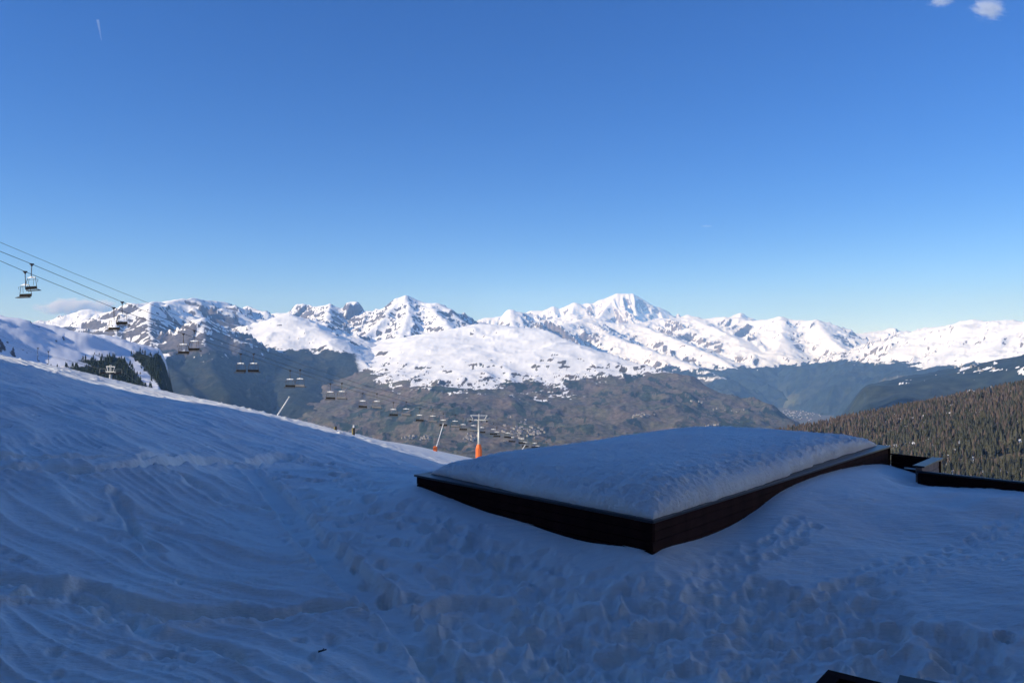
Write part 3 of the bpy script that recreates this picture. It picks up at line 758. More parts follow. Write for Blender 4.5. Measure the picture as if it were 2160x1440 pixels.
for (x, y, r, dep, ang, el) in PR:
    uu = x / y
    R_ = r * 3.2
    i0, i1 = np.searchsorted(lu, [(x - R_) / y, (x + R_) / y]); j0, j1 = np.searchsorted(ly, [y - R_, y + R_])
    if i1 - i0 < 2 or j1 - j0 < 2: continue
    dx = X2[j0:j1, i0:i1] - x; dy = Y2[j0:j1, i0:i1] - y
    c, s = math.cos(ang), math.sin(ang)
    q = np.sqrt(((dx * c + dy * s) / (r * el)) ** 2 + ((-dx * s + dy * c) / r) ** 2)
    Pd[j0:j1, i0:i1] = np.minimum(Pd[j0:j1, i0:i1], -dep * sst(1.18, 0.62, q + 0.25 * wq[j0:j1, i0:i1]))
    Pr[j0:j1, i0:i1] = np.maximum(Pr[j0:j1, i0:i1], dep * 0.34 * np.exp(-((q - 1.5) / 0.42) ** 2))
def soft(A, n):
    for _ in range(n):
        A = (A + np.roll(A, 1, 0) + np.roll(A, -1, 0)) / 3
        A = (A + np.roll(A, 1, 1) + np.roll(A, -1, 1)) / 3
    return A
Pd = np.where(Y2 < 22, soft(Pd, 1), Pd)
brk = 0.85 + 0.6 * fbm(X2 / 0.3, Y2 / 0.3, 3, 840, 0.6)
Zd = Zd + 1.25 * Pd * brk + 0.55 * Pr * brk * np.clip(1 + Pd / 0.05, 0, 1)
# hollows and drifts by the low walls
def mound(px, py, rx, ry, h, ang=0.0):
    global Zd
    p = hit(px, py); dx, dy = X2 - p[0], Y2 - p[1]
    c, s = math.cos(ang), math.sin(ang)
    Zd = Zd + h * np.exp(-(((dx * c + dy * s) / rx) ** 2 + ((-dx * s + dy * c) / ry) ** 2))
mound(2080, 1062, 1.0, 0.35, 0.16, R(10)); mound(2110, 1085, 0.8, 0.3, -0.10, R(8))
mound(1910, 1015, 0.5, 0.3, -0.12); mound(1590, 1090, 0.5, 0.3, 0.10)
mound(1980, 1045, 0.9, 0.4, 0.08); mound(2000, 1062, 1.2, 0.4, -0.08)
crest = 0.25 + 0.75 * near
_q = lambda a, b: np.clip(((X2 - a[0]) * (b[0] - a[0]) + (Y2 - a[1]) * (b[1] - a[1])) / ((b[0] - a[0]) ** 2 + (b[1] - a[1]) ** 2), 0, 1)
bdist = np.full(X2.shape, 99.0)
_n, _l, _r = W(1375, 1095, 13.8), W(883, 1000, 18.7), W(1872, 940, 24.2)
for a_, b_ in ((_n, _l), (_n, _r)):
    t_ = _q(a_, b_); bdist = np.minimum(bdist, np.hypot(X2 - a_[0] - t_ * (b_[0] - a_[0]), Y2 - a_[1] - t_ * (b_[1] - a_[1])))
Zd = Zd * (0.15 + 0.85 * sst(0.1, 1.6, bdist))
Zf = Z2 + Zd * crest * sst(300, 60, Y2)
# hard little crumbs along the sunlit crest
Zf += np.clip(fbm(X2 / 1.1, Y2 / 1.1, 3, 830) - 0.25, 0, 1) * 0.35 * sst(30, 45, Y2) * sst(160, 90, Y2)
o = link('snow_slope', mesh_np('snow_slope', np.stack([X2, Y2, Zf], -1).reshape(-1, 3), grid_faces(nx, ny)), M['snow'])
tag(o, 'trodden snow slope in blue shade', None, None, 'structure')
# snow under and behind the balcony, out of the picture
gx, gy = np.meshgrid(np.linspace(-220, 120, 60), np.concatenate([np.linspace(-120, 0, 20), np.linspace(1, 7.9, 14)]))
def zback(x, y):
    uu = np.clip(x / 8.0, -0.9, 0.9)
    return -4.35 - 0.0 * x + 0.07 * np.maximum(0, -x - 8)
o = link('snow_ground', mesh_np('snow_ground', np.stack([gx, gy, zback(gx, gy)], -1).reshape(-1, 3), grid_faces(60, 34)), M['snow'])
tag(o, 'snow around the foot of the building', None, None, 'structure')

# ------------------------------------------------------------------ unseen big buildings, sized to shade the slope (behind and left of the camera)
def facade_windows(parent, p0, dx, nrm, w, z0, z1, step=3.2, sill=1.0):
    """rows of windows on a facade that starts at p0 and runs along dx"""
    rot = Matrix(((dx[0], nrm[0], 0), (dx[1], nrm[1], 0), (0, 0, 1)))
    k = 0
    z = z0 + 1.6
    pane = None
    while z < z1 - 1.6:
        s = 2.5
        while s < w - 2.5:
            c = Vector((p0[0] + dx[0] * s + nrm[0] * 0.02, p0[1] + dx[1] * s + nrm[1] * 0.02, z))
            if pane is None:
                pane = MB().box((0, 0, 0), (1.5, 0.12, 1.5), rot).build('window', M['glass'], parent)
                pane.location = c
            else:
                o = pane.copy(); COL.objects.link(o); o.location = c
            s += 4.5; k += 1
        z += step

# our own building: wall just behind the camera, balcony under it
ab = empty('apartment_building', (0, -1.7, -4.6))
tag(ab, 'brown apartment building with the balcony the photograph was taken from', 'building')
def child_box(name, lo, hi, mat, parent, bevel=0.0):
    c = [(a + b) / 2 for a, b in zip(lo, hi)]; sz = [b - a for a, b in zip(lo, hi)]
    o = MB().box((0, 0, 0), sz).build(name, mat, parent, bevel=bevel)
    o.location = Vector(c) - Vector(parent.location)
    return o
child_box('wall', (-28, -14, -6), (42, -1.7, 21.0), M['render'], ab)  # height and width set to darken the near snow
child_box('roof', (-29, -15, 21.0), (43, -0.2, 21.6), M['concrete'], ab)
for zf in (-1.75, 1.25, 4.25, 7.25, 10.25, 13.25, 16.25, 19.25):
    child_box('balcony', (-27, -1.695, zf - 0.2), (41, -0.25 if zf > 0 else 0.15, zf), M['concrete'], ab)
for xx in np.arange(-26, 41.1, 6.0):
    child_box('partition', (xx - 0.08, -1.694, -6), (xx + 0.08, -0.3, 20.9), M['render'], ab)
child_box('railing', (-27, 0.02, -0.85), (41, 0.10, -0.75), M['cladding'], ab)

# unseen tower added further left; its corner casts the shadow's edge along the crest
tw0 = empty('shade_tower', (-92.5, -16, -4.0))
tag(tw0, 'tall cream tower block added outside the picture to shade the slope', 'building')
child_box('wall', (-105, -48, -8), (-80, 12.6, 50), M['render'], tw0)
child_box('roof', (-104.6, -47.6, 50.002), (-80.4, 12.2, 50.5), M['concrete'], tw0)
for zf in np.arange(1.0, 49, 3.0):
    child_box('balcony', (-79.997, -46, zf - 0.2), (-78.8, 11, zf), M['concrete'], tw0)

# ------------------------------------------------------------------ haze
hz = MB().box((0, 13900, 430), (52000, 35800, 3260)).build('haze', None)
hm = bpy.data.materials.new('thin_mountain_haze'); hm.use_nodes = True
hn = hm.node_tree
for nd in list(hn.nodes):
    if nd.type != 'OUTPUT_MATERIAL': hn.nodes.remove(nd)
pv = hn.nodes.new("ShaderNodeVolumePrincipled")
pv.inputs["Color"].default_value = (0.28, 0.54, 1.0, 1)
pv.inputs["Density"].default_value = 4.3e-5
pv.inputs["Absorption Color"].default_value = (1, 1, 1, 1)
pv.inputs["Anisotropy"].default_value = 0.0
hn.links.new(pv.outputs[0], hn.nodes["Material Output"].inputs["Volume"])
hz.data.materials.append(hm)
tag(hz, None, None, None, 'stuff')

# ------------------------------------------------------------------ low building with the snow covered roof
NC, LC, RC = np.array(W(1375, 1095, 13.8)), np.array(W(883, 1000, 18.7)), np.array(W(1872, 940, 24.2))
ZR = (NC[2] + LC[2] + RC[2]) / 3
NC, LC, RC = NC[:2], LC[:2], RC[:2]
eq = RC - NC; LQ = float(np.linalg.norm(eq)); eq /= LQ           # along the long right side
ep = LC - NC; LP = float(np.linalg.norm(ep)); ep /= LP           # along the left front
BR = Matrix(((eq[0], ep[0], 0), (eq[1], ep[1], 0), (0, 0, 1)))    # local (q, p, z)
bl = empty('low_building', (NC[0], NC[1], ZR - 1.4))
tag(bl, 'low dark wood building half buried in the snow', 'building')
def bbox(name, q0, q1, p0, p1, z0, z1, mat, parent, bevel=0.0, base=None):
    base = bl if base is None else base
    o = MB().box((0, 0, 0), (q1 - q0, p1 - p0, z1 - z0), BR).build(name, mat, parent, bevel=bevel)
    c = BR @ Vector(((q0 + q1) / 2, (p0 + p1) / 2, 0))
    o.location = Vector((NC[0], NC[1], ZR)) + Vector((c.x, c.y, (z0 + z1) / 2)) - Vector(base.location)
    return o
core = bbox('wall', 0.06, LQ - 0.06, 0.06, LP - 0.06, -2.4, -0.30, M['cladding'], bl)
bbox('roof', 0.05, LQ - 0.05, 0.05, LP - 0.05, -0.295, -0.06, M['dark_steel'], bl)
PH = 0.172
for k in range(8):                                                # horizontal boards of the cladding
    z1 = -0.055 - k * PH; z0 = z1 - PH + 0.008
    jit = 0.006 * ((k * 37) % 5 - 2) / 2
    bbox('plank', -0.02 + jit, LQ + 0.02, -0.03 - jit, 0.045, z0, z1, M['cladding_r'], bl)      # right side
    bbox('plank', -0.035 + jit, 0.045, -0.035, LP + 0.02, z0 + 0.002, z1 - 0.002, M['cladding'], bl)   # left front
for q in (LQ + 0.035,):
    bbox('corner_board', q - 0.02, q + 0.05, -0.06, 0.10, -1.4, -0.056, M['cladding'], bl)
TW = 0.34
bbox('flashing', -0.09, LQ + 0.09, -0.09, TW, -0.05, 0.0, M['flashing'], bl, 0.008)
bbox('flashing', -0.088, TW, TW + 0.003, LP + 0.08, -0.048, 0.002, M['flashing'], bl, 0.008)
bbox('flashing', LQ - TW, LQ + 0.088, TW + 0.003, LP + 0.08, -0.049, 0.001, M['flashing'], bl, 0.008)
bbox('flashing', TW + 0.003, LQ - TW - 0.003, LP - TW, LP + 0.081, -0.047, 0.003, M['flashing'], bl, 0.008)

# snow blanket on the roof
nq, npp = 330, 190
def gl(n, k=2.2):                                                 # finer rows towards the edges
    t = np.linspace(-1, 1, n); return (np.sign(t) * (1 - (1 - np.abs(t)) ** k) + 1) / 2
q_, p_ = np.meshgrid(0.14 + gl(nq) * (LQ - 0.28), 0.14 + gl(npp) * (LP - 0.28))
en = fbm(q_ / 0.5, p_ / 0.5, 4, 860, 0.6)
def qc(d, r): t = np.clip(d / r, 0, 1); return np.sqrt(np.maximum(0, 1 - (1 - t) ** 2))
d1, d2, d3, d4 = p_ - 0.14, q_ - 0.14, LP - 0.14 - p_, LQ - 0.14 - q_
lumpy = 1 + 0.22 * fbm(q_ / 0.9, p_ / 0.9, 4, 861, 0.65)
T = 0.60 * qc(d1, 1.0 * lumpy) ** 0.6 * qc(d2, 2.1 * lumpy) ** 0.65 * qc(d3, 3.2) ** 0.9 * qc(d4, 4.4) ** 0.9
T *= (1.0 - 0.15 * sst(0.5, 7.0, q_)) * (1 + 0.05 * fbm(q_ / 3, p_ / 3, 3, 862))
edge = np.exp(-np.minimum(d1, d2) / 0.8)
T += (0.10 * fbm(q_ / 0.26, p_ / 0.26, 4, 864, 0.6) * (0.22 + edge) + 0.022 * (ridged((q_ * .8 + p_ * .6) / 0.5, (q_ * .6 - p_ * .8) / 1.1, 3, 866) - .3) + 0.03 * fbm(q_ / .9, p_ / .9, 3, 867) + 0.03 * fbm(q_ / .16, p_ / .16, 3, 868, 0.6)) * np.clip(np.minimum(np.minimum(d1, d2), np.minimum(d3, d4)) / 0.2, 0, 1)
# push the edges in and out so the foot of the snow is ragged
push = 0.09 * fbm(q_ / 0.8, p_ / 0.8, 4, 870, 0.6)
mrg = -0.16 + 0.30 * sst(3.0, 11.0, q_); mrq = -0.13 + 0.26 * sst(2.5, 6.5, p_)
pq = p_ + (push + mrg) * np.exp(-d1 / 0.3); qq = q_ + (push + mrq) * np.exp(-d2 / 0.3)
T = np.maximum(T, 0.0)
rimz = np.where((d1 < 1e-6) | (d2 < 1e-6) | (d3 < 1e-6) | (d4 < 1e-6), -0.04, 0.0)
V = np.stack([qq * eq[0] + pq * ep[0], qq * eq[1] + pq * ep[1], T + 0.004 + rimz], -1).reshape(-1, 3)
rs = link('roof_snow', mesh_np('roof_snow', V, grid_faces(nq, npp)), M['roof_snow'])
rs.location = (NC[0], NC[1], ZR)
tag(rs, 'thick domed snow blanket lying on the low building roof', 'snow')

# ------------------------------------------------------------------ low walls at the right
def wall_run(name, label, pa, pb, ztop, h, th, mat, capmat, capw=0.22, boards=4, posts=()):
    pa, pb = Vector(pa), Vector(pb)
    L = (pb - pa).length; ang = math.atan2((pb - pa).y, (pb - pa).x)
    root = empty(name, (pa.x, pa.y, ztop - h), ang)
    tag(root, label, 'wall', 'low walls beside the building')
    bh = (h - 0.05) / boards
    for k in range(boards):
        MB().box((L / 2, 0.004 * (k % 2), k * bh + bh / 2), (L - 0.004 * k, th, bh - 0.01)).build('plank', mat, root)
    MB().box((L / 2, 0, h - 0.02), (L + 0.06, capw, 0.04)).build('cap', capmat, root, bevel=0.006)
    for s in posts:
        MB().box((s, 0, h / 2 - 0.06), (0.10, th + 0.06, h - 0.06)).build('post', M['cladding'], root)
    return root
P1 = (RC[0] + ep[0] * -0.12, RC[1] + ep[1] * -0.12)
w2 = W(1978, 966, 23.0); w3 = W(1938, 986, 21.4); w4 = W(2160, 1013, 19.6)
dC = Vector((w4[0] - w3[0], w4[1] - w3[1])).normalized()
wall_run('timber_wall', 'dark timber wall running from the roof corner to the short capped wall', (P1[0], P1[1], 0), (w2[0] - 0.09, w2[1] + 0.1, 0), w2[2] - 0.01, 1.3, 0.10, M['cladding'], M['cladding'], 0.14, 6)
wall_run('timber_wall', 'short brown timber wall with a blue grey metal cap', (w3[0], w3[1], 0), (w2[0], w2[1], 0), w2[2] + 0.02, 1.3, 0.16, M['wood_light'], M['flashing'], 0.30, 6, posts=(1.98,))
wall_run('timber_wall', 'long dark timber wall with thin grey cap leaving the right edge', (w3[0] - 0.02, w3[1] - 0.02, 0), (w3[0] + dC.x * 9, w3[1] + dC.y * 9, 0), W(1938, 992, 21.4)[2], 1.3, 0.12, M['cladding'], M['dark_steel'], 0.15, 6, posts=(0.06, 3.0, 6.0))
lg = MB()
a_, b_ = Vector(W(1908, 986.5, 22.0)), Vector(W(1936, 989.5, 21.6))
lg.tube(a_, b_, 0.022)
lo = lg.build('handrail', M['steel'])
tag(lo, 'thin pale handrail low against the dark timber wall', 'handrail')

# ------------------------------------------------------------------ dark open boxes at the bottom edge
def open_box(name, label, apex, Y, ang, w, d, mat_rim, mat):
    p = Vector(W(apex[0], apex[1], Y))
    root = empty(name, (p.x, p.y, p.z - 0.9), ang)
    tag(root, label, 'planter', 'wooden boxes below the balcony')
    t = 0.07
    for nm, c, s in (('side_panel', (w / 2, t / 2 - d * 0 - t, 0), 0), ):
        pass
    MB().box((w / 2, -0.03, 0.44), (w, 0.05, 0.86)).build('side_panel', mat, root)
    MB().box((0.03, -d / 2, 0.44), (0.05, d - 0.12, 0.86)).build('side_panel', mat, root)
    MB().box((w - 0.03, -d / 2, 0.44), (0.05, d - 0.12, 0.86)).build('side_panel', mat, root)
    MB().box((w / 2, -d + 0.03, 0.44), (w, 0.05, 0.86)).build('side_panel', mat, root)
    MB().box((w / 2, -d / 2, 0.30), (w - 0.12, d - 0.12, 0.5)).build('soil', M['black_pad'], root)
    MB().box((w / 2, -0.05, 0.888), (w + 0.04, 0.14, 0.03)).build('rim', mat_rim, root, bevel=0.004)
    MB().box((0.05, -d / 2, 0.889), (0.14, d - 0.24, 0.03)).build('rim', mat_rim, root, bevel=0.004)
    MB().box((w - 0.05, -d / 2, 0.889), (0.14, d - 0.24, 0.03)).build('rim', mat_rim, root, bevel=0.004)
    MB().box((w / 2, -d + 0.05, 0.888), (w + 0.04, 0.14, 0.03)).build('rim', mat_rim, root, bevel=0.004)
    return root
open_box('planter_box', 'dark open wooden box corner at the bottom edge, left one', (1750, 1414), 7.2, R(-38), 1.3, 1.0, M['cladding'], M['cladding'])
open_box('planter_box', 'grey rimmed wooden box corner at the bottom edge, right one', (1902, 1425), 7.4, R(-32), 1.3, 1.0, M['dark_steel'], M['cladding'])

# ------------------------------------------------------------------ wooded hill at the right
HC = [(1380, 1000, 1420), (1560, 938, 1420), (1640, 904, 1420), (1700, 893, 1410), (1800, 872, 1390), (1900, 853, 1360), (2060, 822, 1310), (2160, 803, 1270), (2300, 770, 1210), (2500, 720, 1130)]
X, Y = patch_grid(1380, 2500, 520, 1900, 260, 150)
hp = np.array([W(*c) for c in HC])
hu = hp[:, 0] / hp[:, 1]
ur = X / Y
Yr = np.interp(ur, hu, hp[:, 1]); Zr = np.interp(ur, hu, hp[:, 2])
tt = Y / Yr
zlow = -118 - 20 * (ur < 0.3)                                      # combe bottom in front of the hill
fr = np.clip((Yr - Y) / (Yr - 620), 0, 1.2)
Zh = np.where(Y < Yr, Zr + (np.minimum(zlow, Zr - 40) - Zr) * (0.72 * fr + 0.28 * fr ** 2), Zr - 0.22 * (Y - Yr) - 0.0004 * (Y - Yr) ** 2)
Zh = Zh - 7.0                                                      # tree height is part of the skyline
Zh += fbm(X / 130, Y / 130, 4, 900) * 7 * np.clip(fr * 3, 0.15, 1) + fbm(X / 30, Y / 30, 3, 902) * 1.5
fm = fbm(X / 60, Y / 60, 4, 905)
terrain('wooded_hill', X, Y, Zh, (sst(0.08, 0.28, fm), 0 * X, 0 * X + 1), M['near_hill'], 'hillside under the conifer wood, patchy snow and brown grass')
def hill_z(x, y):
    """height on the wooded hill by bilinear look-up"""
    iu = (x / y - (1380 - 1080) / F) / ((2500 - 1380) / F) * (X.shape[1] - 1)
    iv = np.log(y / 520) / math.log(1900 / 520) * (X.shape[0] - 1)
    i = np.clip(np.floor(iu).astype(int), 0, X.shape[1] - 2); j = np.clip(np.floor(iv).astype(int), 0, X.shape[0] - 2)
    a, b = iu - i, iv - j
    return (Zh[j, i] * (1 - a) + Zh[j, i + 1] * a) * (1 - b) + (Zh[j + 1, i] * (1 - a) + Zh[j + 1, i + 1] * a) * b

def mat_tree(name, c0, c1):
    m, nt, p = new_mat(name)
    p.inputs["Roughness"].default_value = 0.9; p.inputs["Specular IOR Level"].default_value = 0.1
    at = nt.nodes.new("ShaderNodeAttribute"); at.attribute_name = "tint"
    oi = nt.nodes.new("ShaderNodeObjectInfo")
    ad = nt.nodes.new("ShaderNodeMath"); ad.operation = 'ADD'
    nt.links.new(at.outputs["Fac"], ad.inputs[0]); nt.links.new(oi.outputs["Random"], ad.inputs[1])
    fr_ = nt.nodes.new("ShaderNodeMath"); fr_.operation = 'FRACT'; nt.links.new(ad.outputs[0], fr_.inputs[0])
    cr = nt.nodes.new("ShaderNodeValToRGB")
    cr.color_ramp.elements[0].color = tuple(c0) + (1,); cr.color_ramp.elements[1].color = tuple(c1) + (1,)
    nt.links.new(fr_.outputs[0], cr.inputs[0]); nt.links.new(cr.outputs[0], p.inputs["Base Color"])
    return m
M['spruce'] = mat_tree('spruce_needles', (0.026, 0.029, 0.017), (0.07, 0.066, 0.04))
M['larch'] = mat_tree('bare_larch_twigs', (0.06, 0.046, 0.035), (0.125, 0.092, 0.068))
M['dark_spruce'] = mat_tree('dark_spruce_needles', (0.014, 0.024, 0.018), (0.03, 0.045, 0.028))

def conifer(seed, h=15.0, r=2.3, tiers=6, star=7, base=0.12, slim=1.0):
    """ragged tiers of drooping boughs; returns crown verts / faces and trunk verts / faces"""
    rs = np.random.RandomState(seed)
    v, f = [], []
    for k in range(tiers):
        t = k / tiers
        z0 = h * (base + (1 - base) * t); z1 = min(h, z0 + h * (1 - base) / tiers * 1.9)
        rr = r * slim * (1 - t) ** 0.8 + 0.15
        c = len(v); v.append((rs.uniform(-.1, .1), rs.uniform(-.1, .1), z1))
        n = star * 2; a0 = rs.uniform(0, 6.3)
        for i in range(n):
            a = a0 + 2 * math.pi * i / n
            q = rr * (rs.uniform(0.85, 1.25) if i % 2 == 0 else rs.uniform(0.35, 0.6))
            v.append((q * math.cos(a), q * math.sin(a), z0 - (0.35 if i % 2 == 0 else -0.5) * rs.uniform(.6, 1.4)))
        for i in range(n): f.append((c, c + 1 + i, c + 1 + (i + 1) % n))
    tv, tf = [], []
    for z, q in ((-1.0, 0.24), (h * 0.55, 0.14)):
        for i in range(5): tv.append((q * math.cos(i * 1.2566), q * math.sin(i * 1.2566), z))
    for i in range(5): tf.append((i, (i + 1) % 5, 5 + (i + 1) % 5))
    for i in range(5): tf.append((i, 5 + (i + 1) % 5, 5 + i))
    return np.array(v), np.array(f), np.array(tv), np.array(tf)

FAR = {'spruce': [conifer(s, 9.8, 1.9, 3, 4) for s in (21, 22, 23, 24)], 'larch': [conifer(s, 9.8, 1.9, 3, 4, 0.1, 0.95) for s in (31, 32, 33, 34)]}
VAR = {'spruce': [conifer(s, 9.8, 1.9, 6, 6) for s in (1, 2, 3, 4)], 'larch': [conifer(s, 9.8, 1.9, 6, 6, 0.1, 0.95) for s in (11, 12, 13, 14)]}
rs_ = np.random.RandomState(99)
NT = 15500
tu = (rs_.uniform(1560, 2330, NT) - 1080) / F
ty = np.sqrt(rs_.uniform(560 ** 2, 1470 ** 2, NT))
tx = tu * ty
keep = ty < np.interp(tu, hu, hp[:, 1]) + 25
gap = fbm(tx / 38, ty / 38, 3, 910)
keep &= gap < 0.34
tx, ty = tx[keep], ty[keep]
tz = hill_z(tx, ty)
lar = fbm(tx / 120, ty / 120, 3, 912) + 0.8 * (ty - 1020) / 420 + rs_.uniform(-.75, .75, len(tx))
is_l = lar > 0.05
th = rs_.uniform(0.6, 1.3, len(tx)) * np.where(is_l, 1.0, 1.02)
order = np.argsort(ty)
# the individuals: those that show largest
pxs = 1080 + F * tx / ty; pys = 720 - F * tz / ty
protos = {}
for kind, nm in (('spruce', 'spruce_tree'), ('larch', 'larch_tree')):
    protos[kind] = []
    for i, (cv, cf, tv, tf) in enumerate(VAR[kind]):
        cm = mesh_np('crown', cv, cf, False); cm.materials.append(M[kind])
        at = cm.attributes.new("tint", 'FLOAT', 'POINT')
        tm = mesh_np('trunk', tv, tf, True); tm.materials.append(M['bark'])
        protos[kind].append((cm, tm))
singles = set()
cnt = {'spruce': 0, 'larch': 0}
LBL = {'spruce': 'green spruce in the near part of the wooded hillside', 'larch': 'brown bare larch in the near part of the wooded hillside'}
def seen(i):
    # in front of the low walls and the roof nothing hides it
    lim = np.interp(pxs[i], [1560, 1640, 1872, 1978, 2160, 2400], [905, 912, 945, 968, 1013, 1060])
    return pxs[i] < 2165 and (pys[i] - F * 12 * th[i] / ty[i]) < lim
for i in order:
    k = 'larch' if is_l[i] else 'spruce'
    if cnt[k] >= 290 or not seen(i): continue
    singles.add(int(i)); cnt[k] += 1
    cm, tm = protos[k][rs_.randint(4)]
    root = empty(k + '_tree', (tx[i], ty[i], tz[i]), rs_.uniform(0, 6.28))
    root.scale = (th[i] * rs_.uniform(.85, 1.15),) * 2 + (th[i],)
    tag(root, LBL[k], 'tree', 'spruces on the near hillside' if k == 'spruce' else 'larches on the near hillside')
    for n2, me in (('crown', cm), ('trunk', tm)):
        o = bpy.data.objects.new(n2, me); COL.objects.link(o); o.parent = root
def mass(name, label, idx, kind, xs, ys, zs, sc, mat, seed):
    r2 = np.random.RandomState(seed); vs, fs, tn = [], [], []; k = 0
    for i in idx:
        cv, cf, tv, tf = FAR[kind][r2.randint(4)]
        a = r2.uniform(0, 6.28); c, s = math.cos(a), math.sin(a)
        w = sc[i] * r2.uniform(.85, 1.2)
        p = np.stack([(cv[:, 0] * c - cv[:, 1] * s) * w + xs[i], (cv[:, 0] * s + cv[:, 1] * c) * w + ys[i], cv[:, 2] * sc[i] + zs[i]], 1)
        vs.append(p); fs.append(cf + k); tn.append(np.full(len(cv), r2.uniform())); k += len(cv)
    me = mesh_np(name, np.concatenate(vs), np.concatenate(fs), False)
    at = me.attributes.new("tint", 'FLOAT', 'POINT'); at.data.foreach_set("value", np.concatenate(tn).astype(np.float32))
    o = link(name, me, mat); tag(o, label, 'forest', None, 'stuff')
rest = [i for i in range(len(tx)) if i not in singles]
mass('larch_wood', 'brown larch wood covering the far part of the hillside', [i for i in rest if is_l[i]], 'larch', tx, ty, tz, th, M['larch'], 5)
mass('spruce_wood', 'green spruce wood covering the far part of the hillside', [i for i in rest if not is_l[i]], 'spruce', tx, ty, tz, th, M['spruce'], 6)
# dark wood on the left hill
hX, hY, hH, hF = LEFT_HILL
hP = pxy(hX, hY, hH)[0]
cand = np.argwhere((hF > 0.6) & (hY > 600) & (hY < 2300) & (hP < 335) & (hP > 60))
pick = cand[np.random.RandomState(3).choice(len(cand), min(3200, len(cand)), replace=False)]
lx, ly_, lz = (A[pick[:, 0], pick[:, 1]] for A in (hX, hY, hH))
lx = lx + np.random.RandomState(4).uniform(-6, 6, len(lx)); ls = np.random.RandomState(5).uniform(.45, .85, len(lx))
mass('dark_wood', 'dark spruce wood below the snowy hill on the left', list(range(len(lx))), 'spruce', lx, ly_, lz, ls, M['dark_spruce'], 7)

# ------------------------------------------------------------------ chairlift
def sag(a, b, s, n=24):
    a, b = Vector(a), Vector(b)
    return [a.lerp(b, i / n) - Vector((0, 0, 4 * s * (i / n) * (1 - i / n))) for i in range(n + 1)]
def cable(name, label, pts, r=0.032, cat='cable'):
    o = MB().path([Vector(p) - Vector(pts[0]) for p in pts], r, 6).build(name, M['cable'], None, True)
    o.location = pts[0]
    tag(o, label, cat)
    return o
# two haul ropes, measured at the left edge, at the pylon and past the second pylon
PYL = Vector(W(1010, 966, 220.0)); PYL2 = Vector(W(1206, 985, 293.0))
dl = (PYL2.xy - PYL.xy).normalized()
dline = Vector((0.397, 0.918)); perp = Vector((dline.y, -dline.x))
GA = 2.35
def lift_point(px, Y, off): return Y
pL = Vector(W(991, 882, 220.0)); pR = Vector(W(1028, 885, 219.0)); pC = Vector(W(1010, 869, 219.5))
qL = Vector(W(1196, 941, 293.0)); qR = Vector(W(1215, 943, 292.0)); qC = Vector(W(1206, 934, 292.5))
sL = Vector(W(-200, 450, 84.0)); sR = Vector(W(-200, 430, 82.0)); sC = Vector(W(-200, 432, 86.0))
# the ropes pass these points in the picture's left third
def rope(px_pts): return [Vector(W(*p)) for p in px_pts]
mL = rope([(-260, 430, 83.5), (0, 550, 96.5), (53, 573, 100), (240, 649, 113), (387, 704, 127), (508, 746, 139), (612, 781, 151), (697, 809, 163), (765, 829, 175), (830, 848, 187), (885, 861, 198), (935, 872, 208)]) + [pL]
mR = rope([(-260, 418, 81.0), (0, 530, 94.5), (67, 557, 99), (258, 637, 112), (410, 697, 126), (535, 746, 139.5), (633, 780, 151), (721, 808, 163), (795, 830, 175), (857, 847, 187), (913, 863, 198), (960, 874, 207)]) + [pR]
mC = rope([(-260, 405, 83.0), (0, 511, 96), (150, 574, 106), (310, 638, 119), (430, 690, 131), (520, 726, 141), (640, 770, 154), (760, 810, 172), (900, 848, 199)]) + [pC]
cable('haul_rope', 'lower left haul rope of the near chairlift', mL + sag(pL, qL, 0.8, 10)[1:])
cable('haul_rope', 'right haul rope of the near chairlift, second line from the top', mR + sag(pR, qR, 0.8, 10)[1:])
cable('signal_cable', 'thin topmost signal cable above the chairlift', mC + sag(pC, qC, 1.0, 10)[1:], 0.024)

def make_chair(name, back='seat_wood'):
    """origin at the grip on the rope; seat faces +Y, width along X"""
    root = empty(name)
    g = MB().box((0, 0, 0.0), (0.16, 0.42, 0.16)).box((0, 0, -0.14), (0.12, 0.2, 0.18)); g.build('grip', M['dark_steel'], root)
    MB().path([(0, 0, -0.2), (0.05, -0.05, -0.6), (0.05, -0.08, -1.15), (-0.05, 0, -1.45)], 0.045, 8).build('hanger', M['chair_frame'], root, True)
    MB().box((0, 0, -1.47), (0.34, 0.26, 0.16)).box((0, 0, -1.5), (1.36, 0.09, 0.09)).build('suspension_beam', M['white'], root)
    fr_ = MB()
    for s in (-1, 1):
        fr_.path([(s * 0.68, 0, -1.5), (s * 0.86, -0.05, -1.95), (s * 1.02, -0.08, -2.5), (s * 1.06, -0.05, -2.78), (s * 1.02, 0.45, -2.95)], 0.03, 6)
        fr_.path([(s * 0.42, 0, -1.5), (s * 0.50, -0.12, -2.4)], 0.02, 6)
    fr_.build('frame', M['chair_frame'], root, True)
    for k in range(4):
        MB().box((-0.78 + 0.52 * k, 0.2, -2.93), (0.49, 0.46, 0.09)).build('seat', M['seat'], root, bevel=0.03)
        MB().box((-0.78 + 0.52 * k, -0.08, -2.66), (0.49, 0.07, 0.34), Matrix.Rotation(R(12), 3, 'X')).build('backrest', M[back], root, bevel=0.02)
    MB().path([(-1.02, 0, -2.05), (-1.0, 0.1, -1.72), (1.0, 0.1, -1.72), (1.02, 0, -2.05)], 0.02, 6).build('safety_bar', M['chair_frame'], root, True)
    return root
proto = make_chair('lift_chair')
proto2 = make_chair('lift_chair', 'pale_seat')
used = [False, False]
LIFT_A = math.atan2(-dline.x, dline.y)
